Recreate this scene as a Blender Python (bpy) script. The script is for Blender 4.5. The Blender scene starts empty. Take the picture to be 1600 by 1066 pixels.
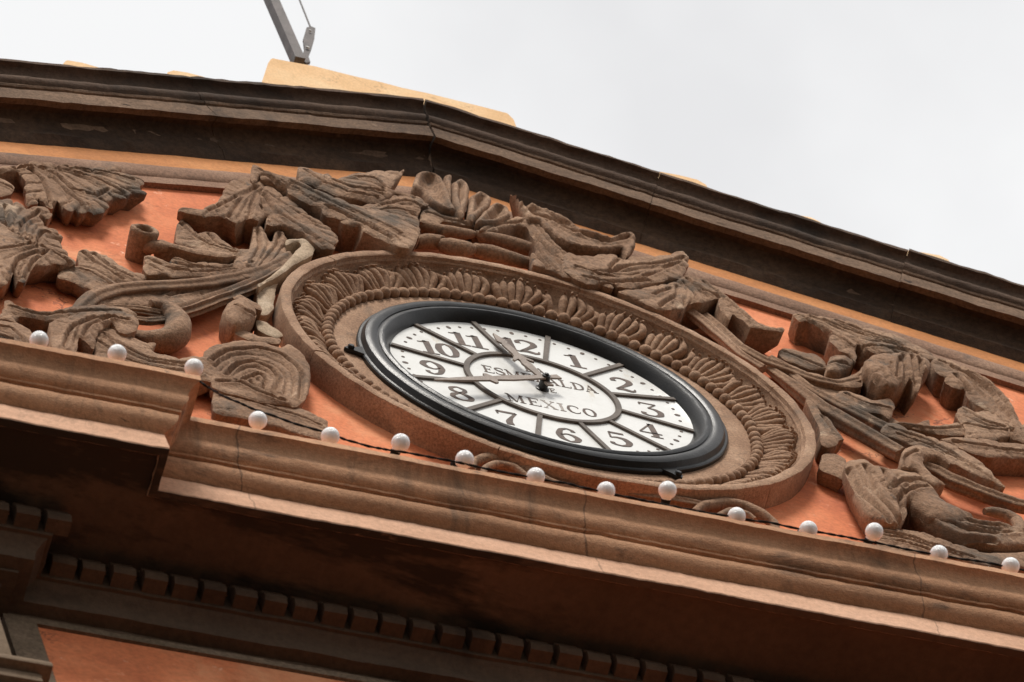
import bpy, bmesh, math, random
import numpy as np
from mathutils import Matrix, Vector, noise
from mathutils.geometry import delaunay_2d_cdt
random.seed(7)
rng = np.random.default_rng(7)
SC = bpy.context.scene
COL = SC.collection
R = math.radians

# ------------------------------------------------------------------ camera
CAM = np.array([-4.9468, -5.3147, -14.5318])
ROT = np.array([[0.93658, 0.29870, -0.18330], [-0.27959, 0.32131, -0.90477], [-0.21136, 0.89864, 0.38445]])
u_, s_, v_ = np.linalg.svd(ROT); ROT = u_ @ v_
FPX = 9897.13
cam = bpy.data.objects.new('camera', bpy.data.cameras.new('camera')); COL.objects.link(cam)
M = Matrix(((ROT[0][0], ROT[0][2], -ROT[0][1], CAM[0]), (ROT[1][0], ROT[1][2], -ROT[1][1], CAM[1]),
            (ROT[2][0], ROT[2][2], -ROT[2][1], CAM[2]), (0, 0, 0, 1)))
cam.matrix_world = M
cam.data.sensor_width = 36; cam.data.lens = FPX / 1600 * 36
cam.data.clip_start = .5; cam.data.clip_end = 2000
cam.data.dof.use_dof = True; cam.data.dof.focus_distance = 16.1; cam.data.dof.aperture_fstop = 9
SC.camera = cam

# ------------------------------------------------------------------ sky and light
SUN_EL, SUN_AZ = 52, -8          # azimuth measured from straight in front of the facade, negative = left
w = bpy.data.worlds.new('World'); SC.world = w; w.use_nodes = True
nt = w.node_tree; N = nt.nodes; L = nt.links
N.clear()
out = N.new('ShaderNodeOutputWorld'); bg = N.new('ShaderNodeBackground')
sky = N.new('ShaderNodeTexSky'); sky.sky_type = 'NISHITA'; sky.sun_disc = False
sky.sun_elevation = R(SUN_EL); sky.sun_rotation = R(180 + SUN_AZ)
tc = N.new('ShaderNodeTexCoord'); mp = N.new('ShaderNodeMapping'); mp.inputs['Scale'].default_value = (5, 5, 5)
cl = N.new('ShaderNodeTexNoise'); cl.inputs['Scale'].default_value = 2.0; cl.inputs['Detail'].default_value = 5; cl.inputs['Roughness'].default_value = .5
rp = N.new('ShaderNodeValToRGB'); rp.color_ramp.elements[0].position = .38; rp.color_ramp.elements[1].position = .58
rp.color_ramp.elements[0].color = (6.85, 6.83, 6.88, 1); rp.color_ramp.elements[1].color = (7.9, 7.9, 7.9, 1)
mix = N.new('ShaderNodeMix'); mix.data_type = 'RGBA'; mix.inputs[0].default_value = .95
L.new(tc.outputs['Generated'], mp.inputs[0]); L.new(mp.outputs[0], cl.inputs['Vector']); L.new(cl.outputs[0], rp.inputs[0])
L.new(sky.outputs[0], mix.inputs[6]); L.new(rp.outputs[0], mix.inputs[7]); L.new(mix.outputs[2], bg.inputs[0])
bg.inputs[1].default_value = .1; L.new(bg.outputs[0], out.inputs[0])
sd = bpy.data.lights.new('sun', 'SUN'); sd.energy = 2.7; sd.angle = R(16); sd.color = (1, .95, .88)
sun = bpy.data.objects.new('sun', sd); COL.objects.link(sun)
dv = Vector((math.sin(R(SUN_AZ)) * math.cos(R(SUN_EL)), -math.cos(R(SUN_AZ)) * math.cos(R(SUN_EL)), math.sin(R(SUN_EL))))
sun.rotation_euler = dv.to_track_quat('Z', 'Y').to_euler()
SC.view_settings.view_transform = 'Standard'; SC.view_settings.look = 'None'
SC.view_settings.exposure = 0.3; SC.view_settings.gamma = 1

# ------------------------------------------------------------------ photo geometry helpers
def U(u, v, y):
    """the point of the depth plane y that the photograph shows at pixel u, v"""
    d = ROT @ np.array([(u - 800) / FPX, 1, -(v - 533) / FPX])
    return CAM + d * ((y - CAM[1]) / d[1])
CROP = dict(A=(0, 240, 3.807), B=(180, 230, 3.807), C=(580, 240, 3.807), D=(900, 330, 3.807), E=(1180, 440, 3.807),
            F=(1180, 600, 3.807), G=(0, 440, 3.2), H=(700, 660, 2.6667), P=(0, 0, 1))
def parse(crop, s):
    ox, oy, k = CROP[crop]; r = []
    for t in s.split(','):
        q = [float(a) for a in t.split()]
        r.append((ox + q[0] / k, oy + q[1] / k, q[2] / 100 if len(q) > 2 else None))
    return r
def catmull(pts, closed, n=4):
    pts = np.asarray(pts, float); m = len(pts); o = []
    rngs = range(m) if closed else range(m - 1)
    for i in rngs:
        if closed: p0, p1, p2, p3 = pts[i - 1], pts[i], pts[(i + 1) % m], pts[(i + 2) % m]
        else: p0, p1, p2, p3 = pts[max(i - 1, 0)], pts[i], pts[i + 1], pts[min(i + 2, m - 1)]
        for k in range(n):
            t = k / n
            # tension .62 keeps the corners of the carving fairly crisp
            m1 = (p2 - p0) * .30; m2 = (p3 - p1) * .30
            o.append((2*t**3 - 3*t*t + 1) * p1 + (t**3 - 2*t*t + t) * m1 + (-2*t**3 + 3*t*t) * p2 + (t**3 - t*t) * m2)
    if not closed: o.append(pts[-1])
    return np.array(o)

# ------------------------------------------------------------------ object helpers
def tag(o, label=None, cat=None, group=None, kind=None):
    if label: o['label'] = label
    if cat: o['category'] = cat
    if group: o['group'] = group
    if kind: o['kind'] = kind
    return o
def thing(name, label, cat, loc=(0, 0, 0), group=None):
    o = bpy.data.objects.new(name, None); COL.objects.link(o); o.location = loc; o.empty_display_size = .05
    return tag(o, label, cat, group)
def mesh(name, verts, faces, mat, parent=None, smooth=None, base=None):
    """verts in world space; the object sits at its parent's (or at base) origin"""
    off = Vector(parent['_loc']) if parent is not None and '_loc' in parent else (wloc(parent) if parent is not None else Vector(base or (0, 0, 0)))
    me = bpy.data.meshes.new(name)
    me.from_pydata([tuple(Vector(v) - off) for v in verts], [], [tuple(f) for f in faces])
    bm = bmesh.new(); bm.from_mesh(me); bmesh.ops.recalc_face_normals(bm, faces=bm.faces); bm.to_mesh(me); bm.free()
    if smooth is not None:
        me.shade_smooth(); me.set_sharp_from_angle(angle=R(smooth))
    me.materials.append(mat)
    o = bpy.data.objects.new(name, me); COL.objects.link(o)
    if parent is not None: o.parent = parent
    else: o.location = off
    return o
def wloc(o):
    v = Vector((0, 0, 0))
    while o is not None: v = v + o.location; o = o.parent
    return v
class MB:
    def __init__(s): s.v = []; s.f = []
    def add(s, v, f):
        n = len(s.v); s.v += [tuple(a) for a in v]; s.f += [tuple(i + n for i in q) for q in f]
    def box(s, a, b, bev=0):
        bm = bmesh.new(); bmesh.ops.create_cube(bm, size=1)
        for v in bm.verts: v.co = Vector(((a[i] + b[i]) / 2 + v.co[i] * (b[i] - a[i]) for i in range(3)))
        if bev: bmesh.ops.bevel(bm, geom=list(bm.edges), offset=bev, segments=2, affect='EDGES', profile=.5)
        bm.verts.index_update(); s.add([v.co for v in bm.verts], [[v.index for v in f.verts] for f in bm.faces]); bm.free()
    def tube(s, pts, rad, seg=12, flute=0, fd=.12, flat=1, caps=True):
        pts = [Vector(p) for p in pts]; n = len(pts)
        if not hasattr(rad, '__len__'): rad = [rad] * n
        up = Vector((0, -1, 0)); V = []; F = []
        for i, p in enumerate(pts):
            t = (pts[min(i + 1, n - 1)] - pts[max(i - 1, 0)]).normalized()
            a = t.cross(up)
            a = a.normalized() if a.length > 1e-5 else Vector((1, 0, 0))
            b = a.cross(t).normalized()
            for k in range(seg):
                an = 2 * math.pi * k / seg
                rr = rad[i] * (1 - (fd * (.5 + .5 * math.cos(flute * an)) if flute else 0))
                V.append(p + a * math.cos(an) * rr + b * math.sin(an) * rr * flat)
        for i in range(n - 1):
            for k in range(seg): F.append((i*seg + k, i*seg + (k+1) % seg, (i+1)*seg + (k+1) % seg, (i+1)*seg + k))
        if caps: F.append(tuple(range(seg))); F.append(tuple((n-1)*seg + k for k in range(seg)))
        s.add(V, F)
    def lathe(s, prof, seg=128, cx=0, cz=0, jit=0):
        """revolve (radius, depth towards the viewer) about the clock's axis"""
        V = []; F = []; m = len(prof)
        for k in range(seg):
            a = 2 * math.pi * k / seg
            for r, d in prof: V.append((cx + r * math.sin(a), -d, cz + r * math.cos(a)))
        for k in range(seg):
            for j in range(m - 1):
                k2 = (k + 1) % seg; F.append((k*m + j, k*m + j + 1, k2*m + j + 1, k2*m + j))
        s.add(V, F)
    def build(s, name, mat, parent=None, smooth=None, base=None): return mesh(name, s.v, s.f, mat, parent, smooth, base)

# ------------------------------------------------------------------ materials
def material(name, cols, scale=6, rough=.85, bump=.3, bscale=60, grain=None, spots=None, spec=.3, streak=None, bdist=.004, metal=0, fine_=.8):
    """cols: (dark, mid, light) mixed by noise; grain: (x,y,z) stretch; spots: list of (colour, scale, threshold, softness)"""
    m = bpy.data.materials.new(name); m.use_nodes = True
    nt = m.node_tree; N = nt.nodes; L = nt.links; b = N['Principled BSDF']
    geo = N.new('ShaderNodeNewGeometry'); pos = geo.outputs['Position']
    def noise_(sc, det=6, ro=.6, st=None, dist=0):
        v = pos
        if st:
            q = N.new('ShaderNodeMapping'); q.inputs['Scale'].default_value = st; L.new(pos, q.inputs[0]); v = q.outputs[0]
        n = N.new('ShaderNodeTexNoise'); n.inputs['Scale'].default_value = sc; n.inputs['Detail'].default_value = det
        n.inputs['Roughness'].default_value = ro; n.inputs['Distortion'].default_value = dist; L.new(v, n.inputs['Vector']); return n.outputs[0]
    def ramp(src, els):
        r = N.new('ShaderNodeValToRGB'); e = r.color_ramp.elements
        while len(e) < len(els): e.new(.5)
        for i, (p, c) in enumerate(els): e[i].position = p; e[i].color = (*c, 1) if hasattr(c, '__len__') else (c, c, c, 1)
        L.new(src, r.inputs[0]); return r.outputs[0]
    def mixc(f, a, c):
        x = N.new('ShaderNodeMix'); x.data_type = 'RGBA'; L.new(f, x.inputs[0])
        (L.new(a, x.inputs[6]) if not isinstance(a, tuple) else setattr(x.inputs[6], 'default_value', (*a, 1)))
        (L.new(c, x.inputs[7]) if not isinstance(c, tuple) else setattr(x.inputs[7], 'default_value', (*c, 1)))
        return x.outputs[2]
    col = ramp(noise_(scale, 8, .65, grain), [(.3, cols[0]), (.5, cols[1]), (.7, cols[2])])
    fine = ramp(noise_(scale * 22, 4, .7), [(.34, (.55,) * 3), (.62, (1.2,) * 3)])
    mu = N.new('ShaderNodeMix'); mu.data_type = 'RGBA'; mu.blend_type = 'MULTIPLY'; mu.inputs[0].default_value = fine_
    L.new(col, mu.inputs[6]); L.new(fine, mu.inputs[7]); col = mu.outputs[2]
    for sp in (spots or []):
        c, sc, th, so = sp[:4]; st = sp[4] if len(sp) > 4 else None
        f = ramp(noise_(sc, 7, .68, st, .4), [(th, (0,) * 3), (min(th + so, 1), (1,) * 3)])
        col = mixc(f, col, c)
    L.new(col, b.inputs['Base Color'])
    b.inputs['Roughness'].default_value = rough; b.inputs['Specular IOR Level'].default_value = spec; b.inputs['Metallic'].default_value = metal
    bp = N.new('ShaderNodeBump'); bp.inputs['Strength'].default_value = bump; bp.inputs['Distance'].default_value = bdist
    ad = N.new('ShaderNodeMath'); ad.operation = 'ADD'
    L.new(noise_(bscale, 6, .7, grain), ad.inputs[0]); L.new(noise_(bscale * 6, 3, .6), ad.inputs[1])
    L.new(ad.outputs[0], bp.inputs['Height']); L.new(bp.outputs[0], b.inputs['Normal'])
    return m
def plain(name, col, rough=.5, metal=0, spec=.5):
    return material(name, (tuple(c * .75 for c in col), col, tuple(min(1, c * 1.15) for c in col)), 12, rough, .08, 80, spec=spec, metal=metal)
STONE = material('carved_stone', ((.20, .112, .064), (.315, .186, .112), (.44, .28, .18)), 5, .92, .9, 38,
                 spots=[((.12, .088, .064), 3.6, .52, .13), ((.58, .42, .29), 9, .62, .12), ((.10, .076, .058), 13, .63, .07), ((.10, .07, .05), 60, .68, .06)])
RIM = material('rim_stone', ((.29, .165, .10), (.42, .255, .16), (.55, .36, .24)), 7, .92, .8, 60,
               spots=[((.2, .14, .10), 4, .58, .12), ((.66, .48, .34), 14, .66, .1), ((.13, .09, .065), 70, .69, .06)])
MED = material('medallion_stone', ((.26, .145, .085), (.36, .215, .132), (.46, .29, .185)), 6, .9, .6, 50,
               spots=[((.21, .14, .10), 4, .6, .14)])
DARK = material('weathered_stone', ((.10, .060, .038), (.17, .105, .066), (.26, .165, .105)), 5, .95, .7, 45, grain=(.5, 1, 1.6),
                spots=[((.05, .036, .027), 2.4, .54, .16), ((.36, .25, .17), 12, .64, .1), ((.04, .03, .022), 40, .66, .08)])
DARKER = material('shaded_sooty_crown_stone', ((.065, .039, .026), (.105, .065, .043), (.17, .108, .072)), 4, .95, .6, 45, grain=(.5, 1, 1.6), fine_=.6,  # soot plus the shade under the crown's lip, both put into the colour
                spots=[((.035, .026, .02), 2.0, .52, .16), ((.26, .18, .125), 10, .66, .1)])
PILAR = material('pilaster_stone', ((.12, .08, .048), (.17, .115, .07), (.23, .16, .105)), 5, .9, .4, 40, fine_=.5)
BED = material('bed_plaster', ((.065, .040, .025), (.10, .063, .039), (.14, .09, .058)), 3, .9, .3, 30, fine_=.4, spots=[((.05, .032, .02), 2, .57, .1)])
BED_SHADE = material('shaded_bed_stone', ((.028, .016, .009), (.055, .030, .016), (.11, .060, .032)), 3, .95, .5, 45, grain=(.5, 1, 1.4),  # shade on the raking cornice's underside, painted as a darker stone colour
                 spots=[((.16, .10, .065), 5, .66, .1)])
ROLL = material('roll_stone', ((.20, .112, .070), (.29, .165, .105), (.38, .235, .155)), 6, .9, .6, 50, grain=(.6, 1, 1),
                spots=[((.12, .085, .065), 4, .57, .14), ((.52, .38, .28), 12, .66, .08)])
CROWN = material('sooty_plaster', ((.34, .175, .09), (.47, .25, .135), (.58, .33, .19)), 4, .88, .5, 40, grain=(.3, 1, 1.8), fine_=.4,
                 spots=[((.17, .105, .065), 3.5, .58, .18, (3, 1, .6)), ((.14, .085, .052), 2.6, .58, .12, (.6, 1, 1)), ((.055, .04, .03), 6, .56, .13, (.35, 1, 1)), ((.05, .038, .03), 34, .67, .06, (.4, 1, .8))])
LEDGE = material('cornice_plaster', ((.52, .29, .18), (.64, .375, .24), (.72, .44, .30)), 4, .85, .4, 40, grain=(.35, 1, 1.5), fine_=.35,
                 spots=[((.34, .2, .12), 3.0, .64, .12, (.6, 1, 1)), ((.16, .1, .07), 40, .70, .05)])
SALMON = material('salmon_plaster', ((.48, .125, .052), (.70, .215, .088), (.80, .30, .14)), 3.2, .85, .3, 30, fine_=.35,
                  spots=[((.86, .50, .34), 24, .64, .06), ((.40, .10, .055), 2.6, .58, .16), ((.80, .36, .18), 1.6, .55, .12), ((.84, .40, .24), 5, .64, .04)])
YELLOW = material('ochre_plaster', ((.40, .155, .045), (.54, .215, .068), (.66, .30, .11)), 5, .85, .3, 40, grain=(.5, 1, 1), fine_=.35,
                  spots=[((.35, .15, .05), 10, .66, .1)])
PEACH = material('coping_plaster', ((.68, .42, .20), (.78, .50, .26), (.82, .58, .33)), 6, .85, .3, 40, fine_=.3,
                 spots=[((.35, .2, .1), 9, .66, .1)])
GREY = material('grey_plaster', ((.14, .10, .062), (.19, .135, .088), (.25, .18, .125)), 5, .9, .3, 40)
SOFFIT = material('shaded_soffit_plaster', ((.07, .043, .027), (.10, .062, .038), (.135, .085, .053)), 2, .9, .3, 30, fine_=.3,  # plaster colour darkened to stand for the shade under the cornice
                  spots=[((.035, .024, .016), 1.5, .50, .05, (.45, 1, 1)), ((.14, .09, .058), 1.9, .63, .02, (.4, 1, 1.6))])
PALE = material('repair_cement', ((.34, .24, .155), (.46, .34, .23), (.56, .44, .32)), 10, .9, .5, 60)
IRON = material('dark_iron', ((.006, .006, .006), (.010, .0095, .009), (.02, .018, .016)), 9, .33, .18, 60, spec=.28, spots=[((.026, .023, .02), 7, .58, .2), ((.06, .045, .032), 40, .69, .06)])
BAR = material('rusty_bar', ((.075, .055, .042), (.11, .085, .066), (.16, .125, .10)), 20, .6, .2, 90)
HAND = material('worn_hand', ((.17, .125, .095), (.25, .19, .15), (.34, .27, .22)), 22, .55, .2, 90, spec=.5)
INK = material('dial_ink', ((.055, .035, .026), (.095, .06, .043), (.16, .105, .078)), 40, .6, .1, 90)
INKF = material('faded_ink', ((.30, .25, .22), (.42, .37, .33), (.6, .55, .5)), 40, .6, .1, 90)
DIAL = material('dial_glass', ((.70, .69, .65), (.82, .82, .79), (.86, .86, .84)), 4, .25, .04, 8, spec=.5, fine_=.06,
                spots=[((.60, .50, .36), 7, .64, .14, (1.6, 1, .35)), ((.5, .42, .33), 50, .72, .04)])
BLACK = plain('black_rubber', (.012, .011, .010), .8, spec=.12)
BLUE = plain('blue_socket', (.05, .16, .36), .5)
STEEL = material('weathered_steel', ((.045, .034, .031), (.08, .063, .059), (.125, .10, .096)), 14, .6, .3, 60, spec=.4, spots=[((.10, .05, .03), 12, .6, .1)])
BULB = material('frosted_bulb', ((.88, .88, .87), (.96, .96, .955), (.98, .98, .98)), 60, .2, .45, 150, fine_=.15, spec=.5, spots=[((.55, .50, .44), 30, .71, .06)])
STREET = material('street_paving', ((.045, .036, .028), (.06, .047, .037), (.075, .06, .048)), .5, .9, .3, 6)
BULB.node_tree.nodes['Principled BSDF'].inputs['Subsurface Weight'].default_value = 1.0
BULB.node_tree.nodes['Principled BSDF'].inputs['Subsurface Radius'].default_value = (.12, .12, .12)
def cracks(m, amount=.8, col=(.16, .05, .03)):
    """thin hairline cracks here and there in a plaster"""
    nt = m.node_tree; N = nt.nodes; L = nt.links; b = N['Principled BSDF']; src = b.inputs['Base Color'].links[0].from_socket
    geo = N.new('ShaderNodeNewGeometry')
    n = N.new('ShaderNodeTexNoise'); n.inputs['Scale'].default_value = 2.3; n.inputs['Detail'].default_value = 6; n.inputs['Roughness'].default_value = .62; n.inputs['Distortion'].default_value = .5
    L.new(geo.outputs['Position'], n.inputs['Vector'])
    r = N.new('ShaderNodeValToRGB'); e = r.color_ramp.elements; e[0].position = .492; e[0].color = (0, 0, 0, 1); e[1].position = .5; e[1].color = (1, 1, 1, 1)
    k = e.new(.508); k.color = (0, 0, 0, 1); L.new(n.outputs[0], r.inputs[0])
    n2 = N.new('ShaderNodeTexNoise'); n2.inputs['Scale'].default_value = 1.9; L.new(geo.outputs['Position'], n2.inputs['Vector'])
    r2 = N.new('ShaderNodeValToRGB'); r2.color_ramp.elements[0].position = .52; r2.color_ramp.elements[1].position = .6; L.new(n2.outputs[0], r2.inputs[0])
    mu = N.new('ShaderNodeMath'); mu.operation = 'MULTIPLY'; L.new(r.outputs[0], mu.inputs[0]); L.new(r2.outputs[0], mu.inputs[1])
    m2 = N.new('ShaderNodeMath'); m2.operation = 'MULTIPLY'; m2.inputs[1].default_value = amount; L.new(mu.outputs[0], m2.inputs[0])
    x = N.new('ShaderNodeMix'); x.data_type = 'RGBA'; L.new(m2.outputs[0], x.inputs[0]); L.new(src, x.inputs[6]); x.inputs[7].default_value = (*col, 1)
    L.new(x.outputs[2], b.inputs['Base Color'])
cracks(SALMON)
for m_, k_ in ((STONE, .5), (CROWN, .22), (LEDGE, .2), (RIM, .5), (PEACH, .4)): cracks(m_, k_, (.06, .038, .026))
def joints(m, period, offset, amount=.6, col=(.10, .062, .04)):
    """fine mortar joints across a long moulding, a little wavy"""
    nt = m.node_tree; N = nt.nodes; L = nt.links; b = N['Principled BSDF']; src = b.inputs['Base Color'].links[0].from_socket
    def mth(op, a, c=None):
        n = N.new('ShaderNodeMath'); n.operation = op
        for i, v in enumerate((a, c)):
            if v is None: continue
            (L.new(v, n.inputs[i]) if hasattr(v, 'is_linked') else setattr(n.inputs[i], 'default_value', v))
        return n.outputs[0]
    geo = N.new('ShaderNodeNewGeometry'); sx = N.new('ShaderNodeSeparateXYZ'); L.new(geo.outputs['Position'], sx.inputs[0])
    nz = N.new('ShaderNodeTexNoise'); nz.inputs['Scale'].default_value = 14; nz.inputs['Detail'].default_value = 4; L.new(geo.outputs['Position'], nz.inputs['Vector'])
    x = mth('ADD', sx.outputs['X'], mth('MULTIPLY', nz.outputs[0], .05))
    f = mth('FRACT', mth('MULTIPLY', mth('ADD', x, offset), 1 / period))
    ln = mth('MULTIPLY', mth('LESS_THAN', f, .0045 / period), amount)
    q = N.new('ShaderNodeMix'); q.data_type = 'RGBA'; L.new(ln, q.inputs[0]); L.new(src, q.inputs[6]); q.inputs[7].default_value = (*col, 1)
    L.new(q.outputs[2], b.inputs['Base Color'])
joints(CROWN, .83, 1.21); joints(LEDGE, .83, 1.19, .45)
# ------------------------------------------------------------------ ground
g = mesh('street', [(-600, -600, -16.1), (600, -600, -16.1), (600, 600, -16.1), (-600, 600, -16.1)], [(0, 1, 2, 3)], STREET)
tag(g, 'brown paved street far below the facade', kind='structure')

# ------------------------------------------------------------------ walls
TH = {-1: R(17.8), 1: R(19.0)}          # the two slopes differ slightly
def rk(side, s, v, d):
    CT, ST = math.cos(TH[side]), math.sin(TH[side]); return (side * (s * CT + v * ST), -d, v * CT - s * ST)
def tn(side): return math.tan(TH[side])
CT = math.cos(R(18.4)); ST = math.sin(R(18.4))
SY = .0                        # salmon tympanum plane
wall = thing('pediment_wall', 'salmon plastered pediment wall behind the clock and the stone carvings', 'wall', (0, SY, -1.7))
def gable(v, y0, y1, zb, xw):
    zt = v / CT; e = zt - xw * math.tan(R(18.4))
    f = [(-xw, zb), (xw, zb), (xw, e), (0, zt), (-xw, e)]
    V = [(x, y0, z) for x, z in f] + [(x, y1, z) for x, z in f]
    return V, [(0, 1, 2, 3, 4), (9, 8, 7, 6, 5)] + [(i, (i+1) % 5, (i+1) % 5 + 5, i + 5) for i in range(5)]
V, F = gable(1.26, SY, .5, -1.75, 3.4)
mesh('salmon_panel', V, F, SALMON, wall)
b = MB()
for sd_ in (-1, 1):
    
    q = []
    for vv in (1.27, 1.50):
        for d in (.004, -.5):
            q.append(rk(sd_, -vv * tn(sd_), vv, d)); q.append(rk(sd_, 3.4, vv, d))
    b.add(q, [(0, 1, 5, 4), (2, 3, 7, 6), (0, 1, 3, 2), (4, 5, 7, 6)])
b.build('ochre_band', YELLOW, wall)

def rake_sweep(mb, side, prof, s0, s1, step=.03, jit=.0015, miter=False, seed=0, chip=0):
    n = max(2, int((s1 - s0) / step)); m = len(prof); V = []; F = []
    for i in range(n + 1):
        s = s0 + (s1 - s0) * i / n
        for j, (d, v) in enumerate(prof):
            ss = s
            if miter and i < 8:           # first sections fan out from the mitre line at the apex
                sm = -v * tn(side) + miter; k = i / 8
                ss = sm * (1 - k) + (s0 + (s1 - s0) * 8 / n) * k
            p = Vector(rk(side, ss, v, d))
            a = noise.noise_vector(p * 9 + Vector((seed, 0, 0))) * jit + noise.noise_vector(p * 40) * jit * .8
            if chip and d > .12: a = a + Vector((0, 0, -abs(noise.noise(p * 22)) * chip))
            V.append(p + a)
    for i in range(n):
        for j in range(m): F.append((i*m + j, i*m + (j+1) % m, (i+1)*m + (j+1) % m, (i+1)*m + j))
    F.append(tuple(range(m))); F.append(tuple(n*m + j for j in range(m)))
    mb.add(V, F)
def arc(p0, p1, bul, n=6):
    """bulging curve from p0 to p1 (positive bul bulges to the left of the direction)"""
    p0, p1 = Vector(p0), Vector(p1); t = p1 - p0; nrm = Vector((-t.y, t.x)); o = []
    for k in range(n + 1):
        a = k / n; o.append(tuple(p0 + t * a + nrm * bul * 4 * a * (1 - a)))
    return o
tor = [(.002, 1.331)] + [(.006 + .017 * math.sin(a), 1.286 + .045 * math.cos(a)) for a in np.linspace(.12, math.pi - .1, 9)] + [(.009, 1.239), (.016, 1.237), (.016, 1.196), (-.03, 1.194), (-.03, 1.331)]
b = MB()
for sd_ in (-1, 1): rake_sweep(b, sd_, tor, -.45, 3.3, .03, .0012, miter=.0005)
b.build('roll_moulding', ROLL, wall, 35)

# ------------------------------------------------------------------ raking cornice: stones with open joints
BPROF = [(-.25, 1.432), (.003, 1.432), (.026, 1.463), (.027, 1.486)] + arc((.030, 1.492), (.057, 1.546), .10, 4) + [(.0945, 1.537), (.0945, 1.56), (-.25, 1.57)]
FPROF = [(.075, 1.5395), (.095, 1.534), (.096, 1.601), (.087, 1.604), (.087, 1.611), (.098, 1.614), (.102, 1.620), (.100, 1.626), (.091, 1.629), (-.1, 1.629), (-.1, 1.58), (.075, 1.565)]
RPROF = [(.088, 1.6295), (.095, 1.635)] + arc((.097, 1.637), (.105, 1.675), -.22, 5) + arc((.107, 1.68), (.128, 1.706), .16, 4) + [(.134, 1.707), (.134, 1.723), (-.25, 1.75), (-.25, 1.635)]
LB = {-1: 'weathered stone raking cornice of the pediment, left slope towards the peak', 1: 'weathered stone raking cornice of the pediment, long right slope from the peak'}
JT = {-1: [-.45, .19, .93, 1.9, 3.3], 1: [-.45, .13, .86, 1.52, 2.3, 3.3]}
for sd_ in (-1, 1):
    t = thing('raking_cornice', LB[sd_], 'cornice', (0, 0, 1.5))
    j = JT[sd_]
    for i in range(len(j) - 1):
        dv_ = random.uniform(-.002, .002); dd_ = random.uniform(-.002, .002)
        for nm, P0, mt in (('crown_stone', RPROF, DARKER), ('fascia_stone', FPROF, DARK), ('bed_stone', BPROF, BED_SHADE)):
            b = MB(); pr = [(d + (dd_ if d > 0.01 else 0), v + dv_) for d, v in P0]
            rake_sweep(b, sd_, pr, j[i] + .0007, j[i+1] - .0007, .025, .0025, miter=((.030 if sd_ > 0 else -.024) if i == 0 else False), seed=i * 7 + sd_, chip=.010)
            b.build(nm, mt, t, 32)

# ------------------------------------------------------------------ lower cornice with a projecting break on the left
X0 = -1.742; BRK = .10
def cor_sweep(mb, prof, x1=3.2, jit=.0018, closed=True):
    """plan path: projecting part, return, main run"""
    m = len(prof); st = []
    xs = list(np.linspace(-3.4, 0, 30))
    for k in range(91): st.append(('L', k / 90))
    for k in range(5): st.append(('R', k / 4))
    for k in range(281): st.append(('M', k / 280))
    V = []; F = []
    for kind, a in st:
        for d, z in prof:
            xc = X0 + d
            if kind == 'L': p = (-3.4 + (xc + 3.4) * a, -(d + BRK), z)
            elif kind == 'R': p = (xc, -(d + BRK) + BRK * a, z)
            else: p = (xc + (x1 - xc) * a, -d, z)
            p = Vector(p); V.append(p + noise.noise_vector(p * 7) * jit + noise.noise_vector(p * 35) * jit * .7 + noise.noise_vector(p * 90) * jit * .45 + Vector((0, 0, 1)) * max(0, noise.noise(p * 26) - .42) * .012)
    # drop the doubled rings (L end = R start, R end = M start)
    n = len(st)
    for i in range(n - 1):
        if i in (90, 95): continue
        for j in range(m if closed else m - 1):
            F.append((i*m + j, i*m + (j+1) % m, (i+1)*m + (j+1) % m, (i+1)*m + j))
    mb.add(V, F)
cor = thing('lower_cornice', 'deep plastered cornice under the clock with a dentil row and a projecting left break', 'cornice', (0, 0, -1.9))
crown = [(.302, -1.8355), (.306, -1.833)] + arc((.308, -1.832), (.336, -1.792), -.14, 6) + [(.330, -1.788), (.330, -1.784), (.341, -1.782), (.344, -1.778), (.341, -1.773), (.334, -1.771), (.334, -1.768)] + \
        arc((.343, -1.766), (.362, -1.725), -.14, 5) + arc((.363, -1.722), (.387, -1.695), .12, 4) + [(.392, -1.693), (.392, -1.668), (-.02, -1.60), (-.02, -1.8355)]
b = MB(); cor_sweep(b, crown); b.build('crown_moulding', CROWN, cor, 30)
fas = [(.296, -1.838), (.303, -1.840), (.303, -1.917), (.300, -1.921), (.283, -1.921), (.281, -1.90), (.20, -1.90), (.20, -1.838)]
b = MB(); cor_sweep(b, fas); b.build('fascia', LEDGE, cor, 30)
sof = [(.3018, -1.9228), (.284, -1.9230), (.282, -1.912), (.24, -1.906), (.102, -1.908), (.10, -1.916), (.085, -1.920), (.085, -1.84), (.2805, -1.84), (.2805, -1.9005), (.2835, -1.9215), (.3018, -1.9215)]  # outer lip covers the fascia underside with the shade-darkened soffit colour
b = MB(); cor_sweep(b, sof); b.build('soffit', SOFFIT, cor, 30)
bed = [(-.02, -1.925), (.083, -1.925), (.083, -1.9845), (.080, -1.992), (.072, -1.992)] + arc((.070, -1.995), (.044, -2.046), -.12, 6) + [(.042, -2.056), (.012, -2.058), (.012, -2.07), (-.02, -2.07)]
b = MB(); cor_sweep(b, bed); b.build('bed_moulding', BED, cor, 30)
dent = None
def dentil_mesh(w):
    pr = [(.08, -1.9235), (.113, -1.9235)] + [(.113 + .010 * math.sin(a), -1.944 - .018 * (1 - math.cos(a)) * 1.0) for a in np.linspace(.2, 2.4, 6)] + [(.116, -1.983), (.08, -1.984)]
    bm = MB(); m = len(pr)
    V = [(-w/2, -d, z) for d, z in pr] + [(w/2, -d, z) for d, z in pr]
    F = [tuple(range(m)), tuple(range(2*m - 1, m - 1, -1))] + [(i, (i+1) % m, (i+1) % m + m, i + m) for i in range(m)]
    bm.add(V, F); return bm
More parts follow.
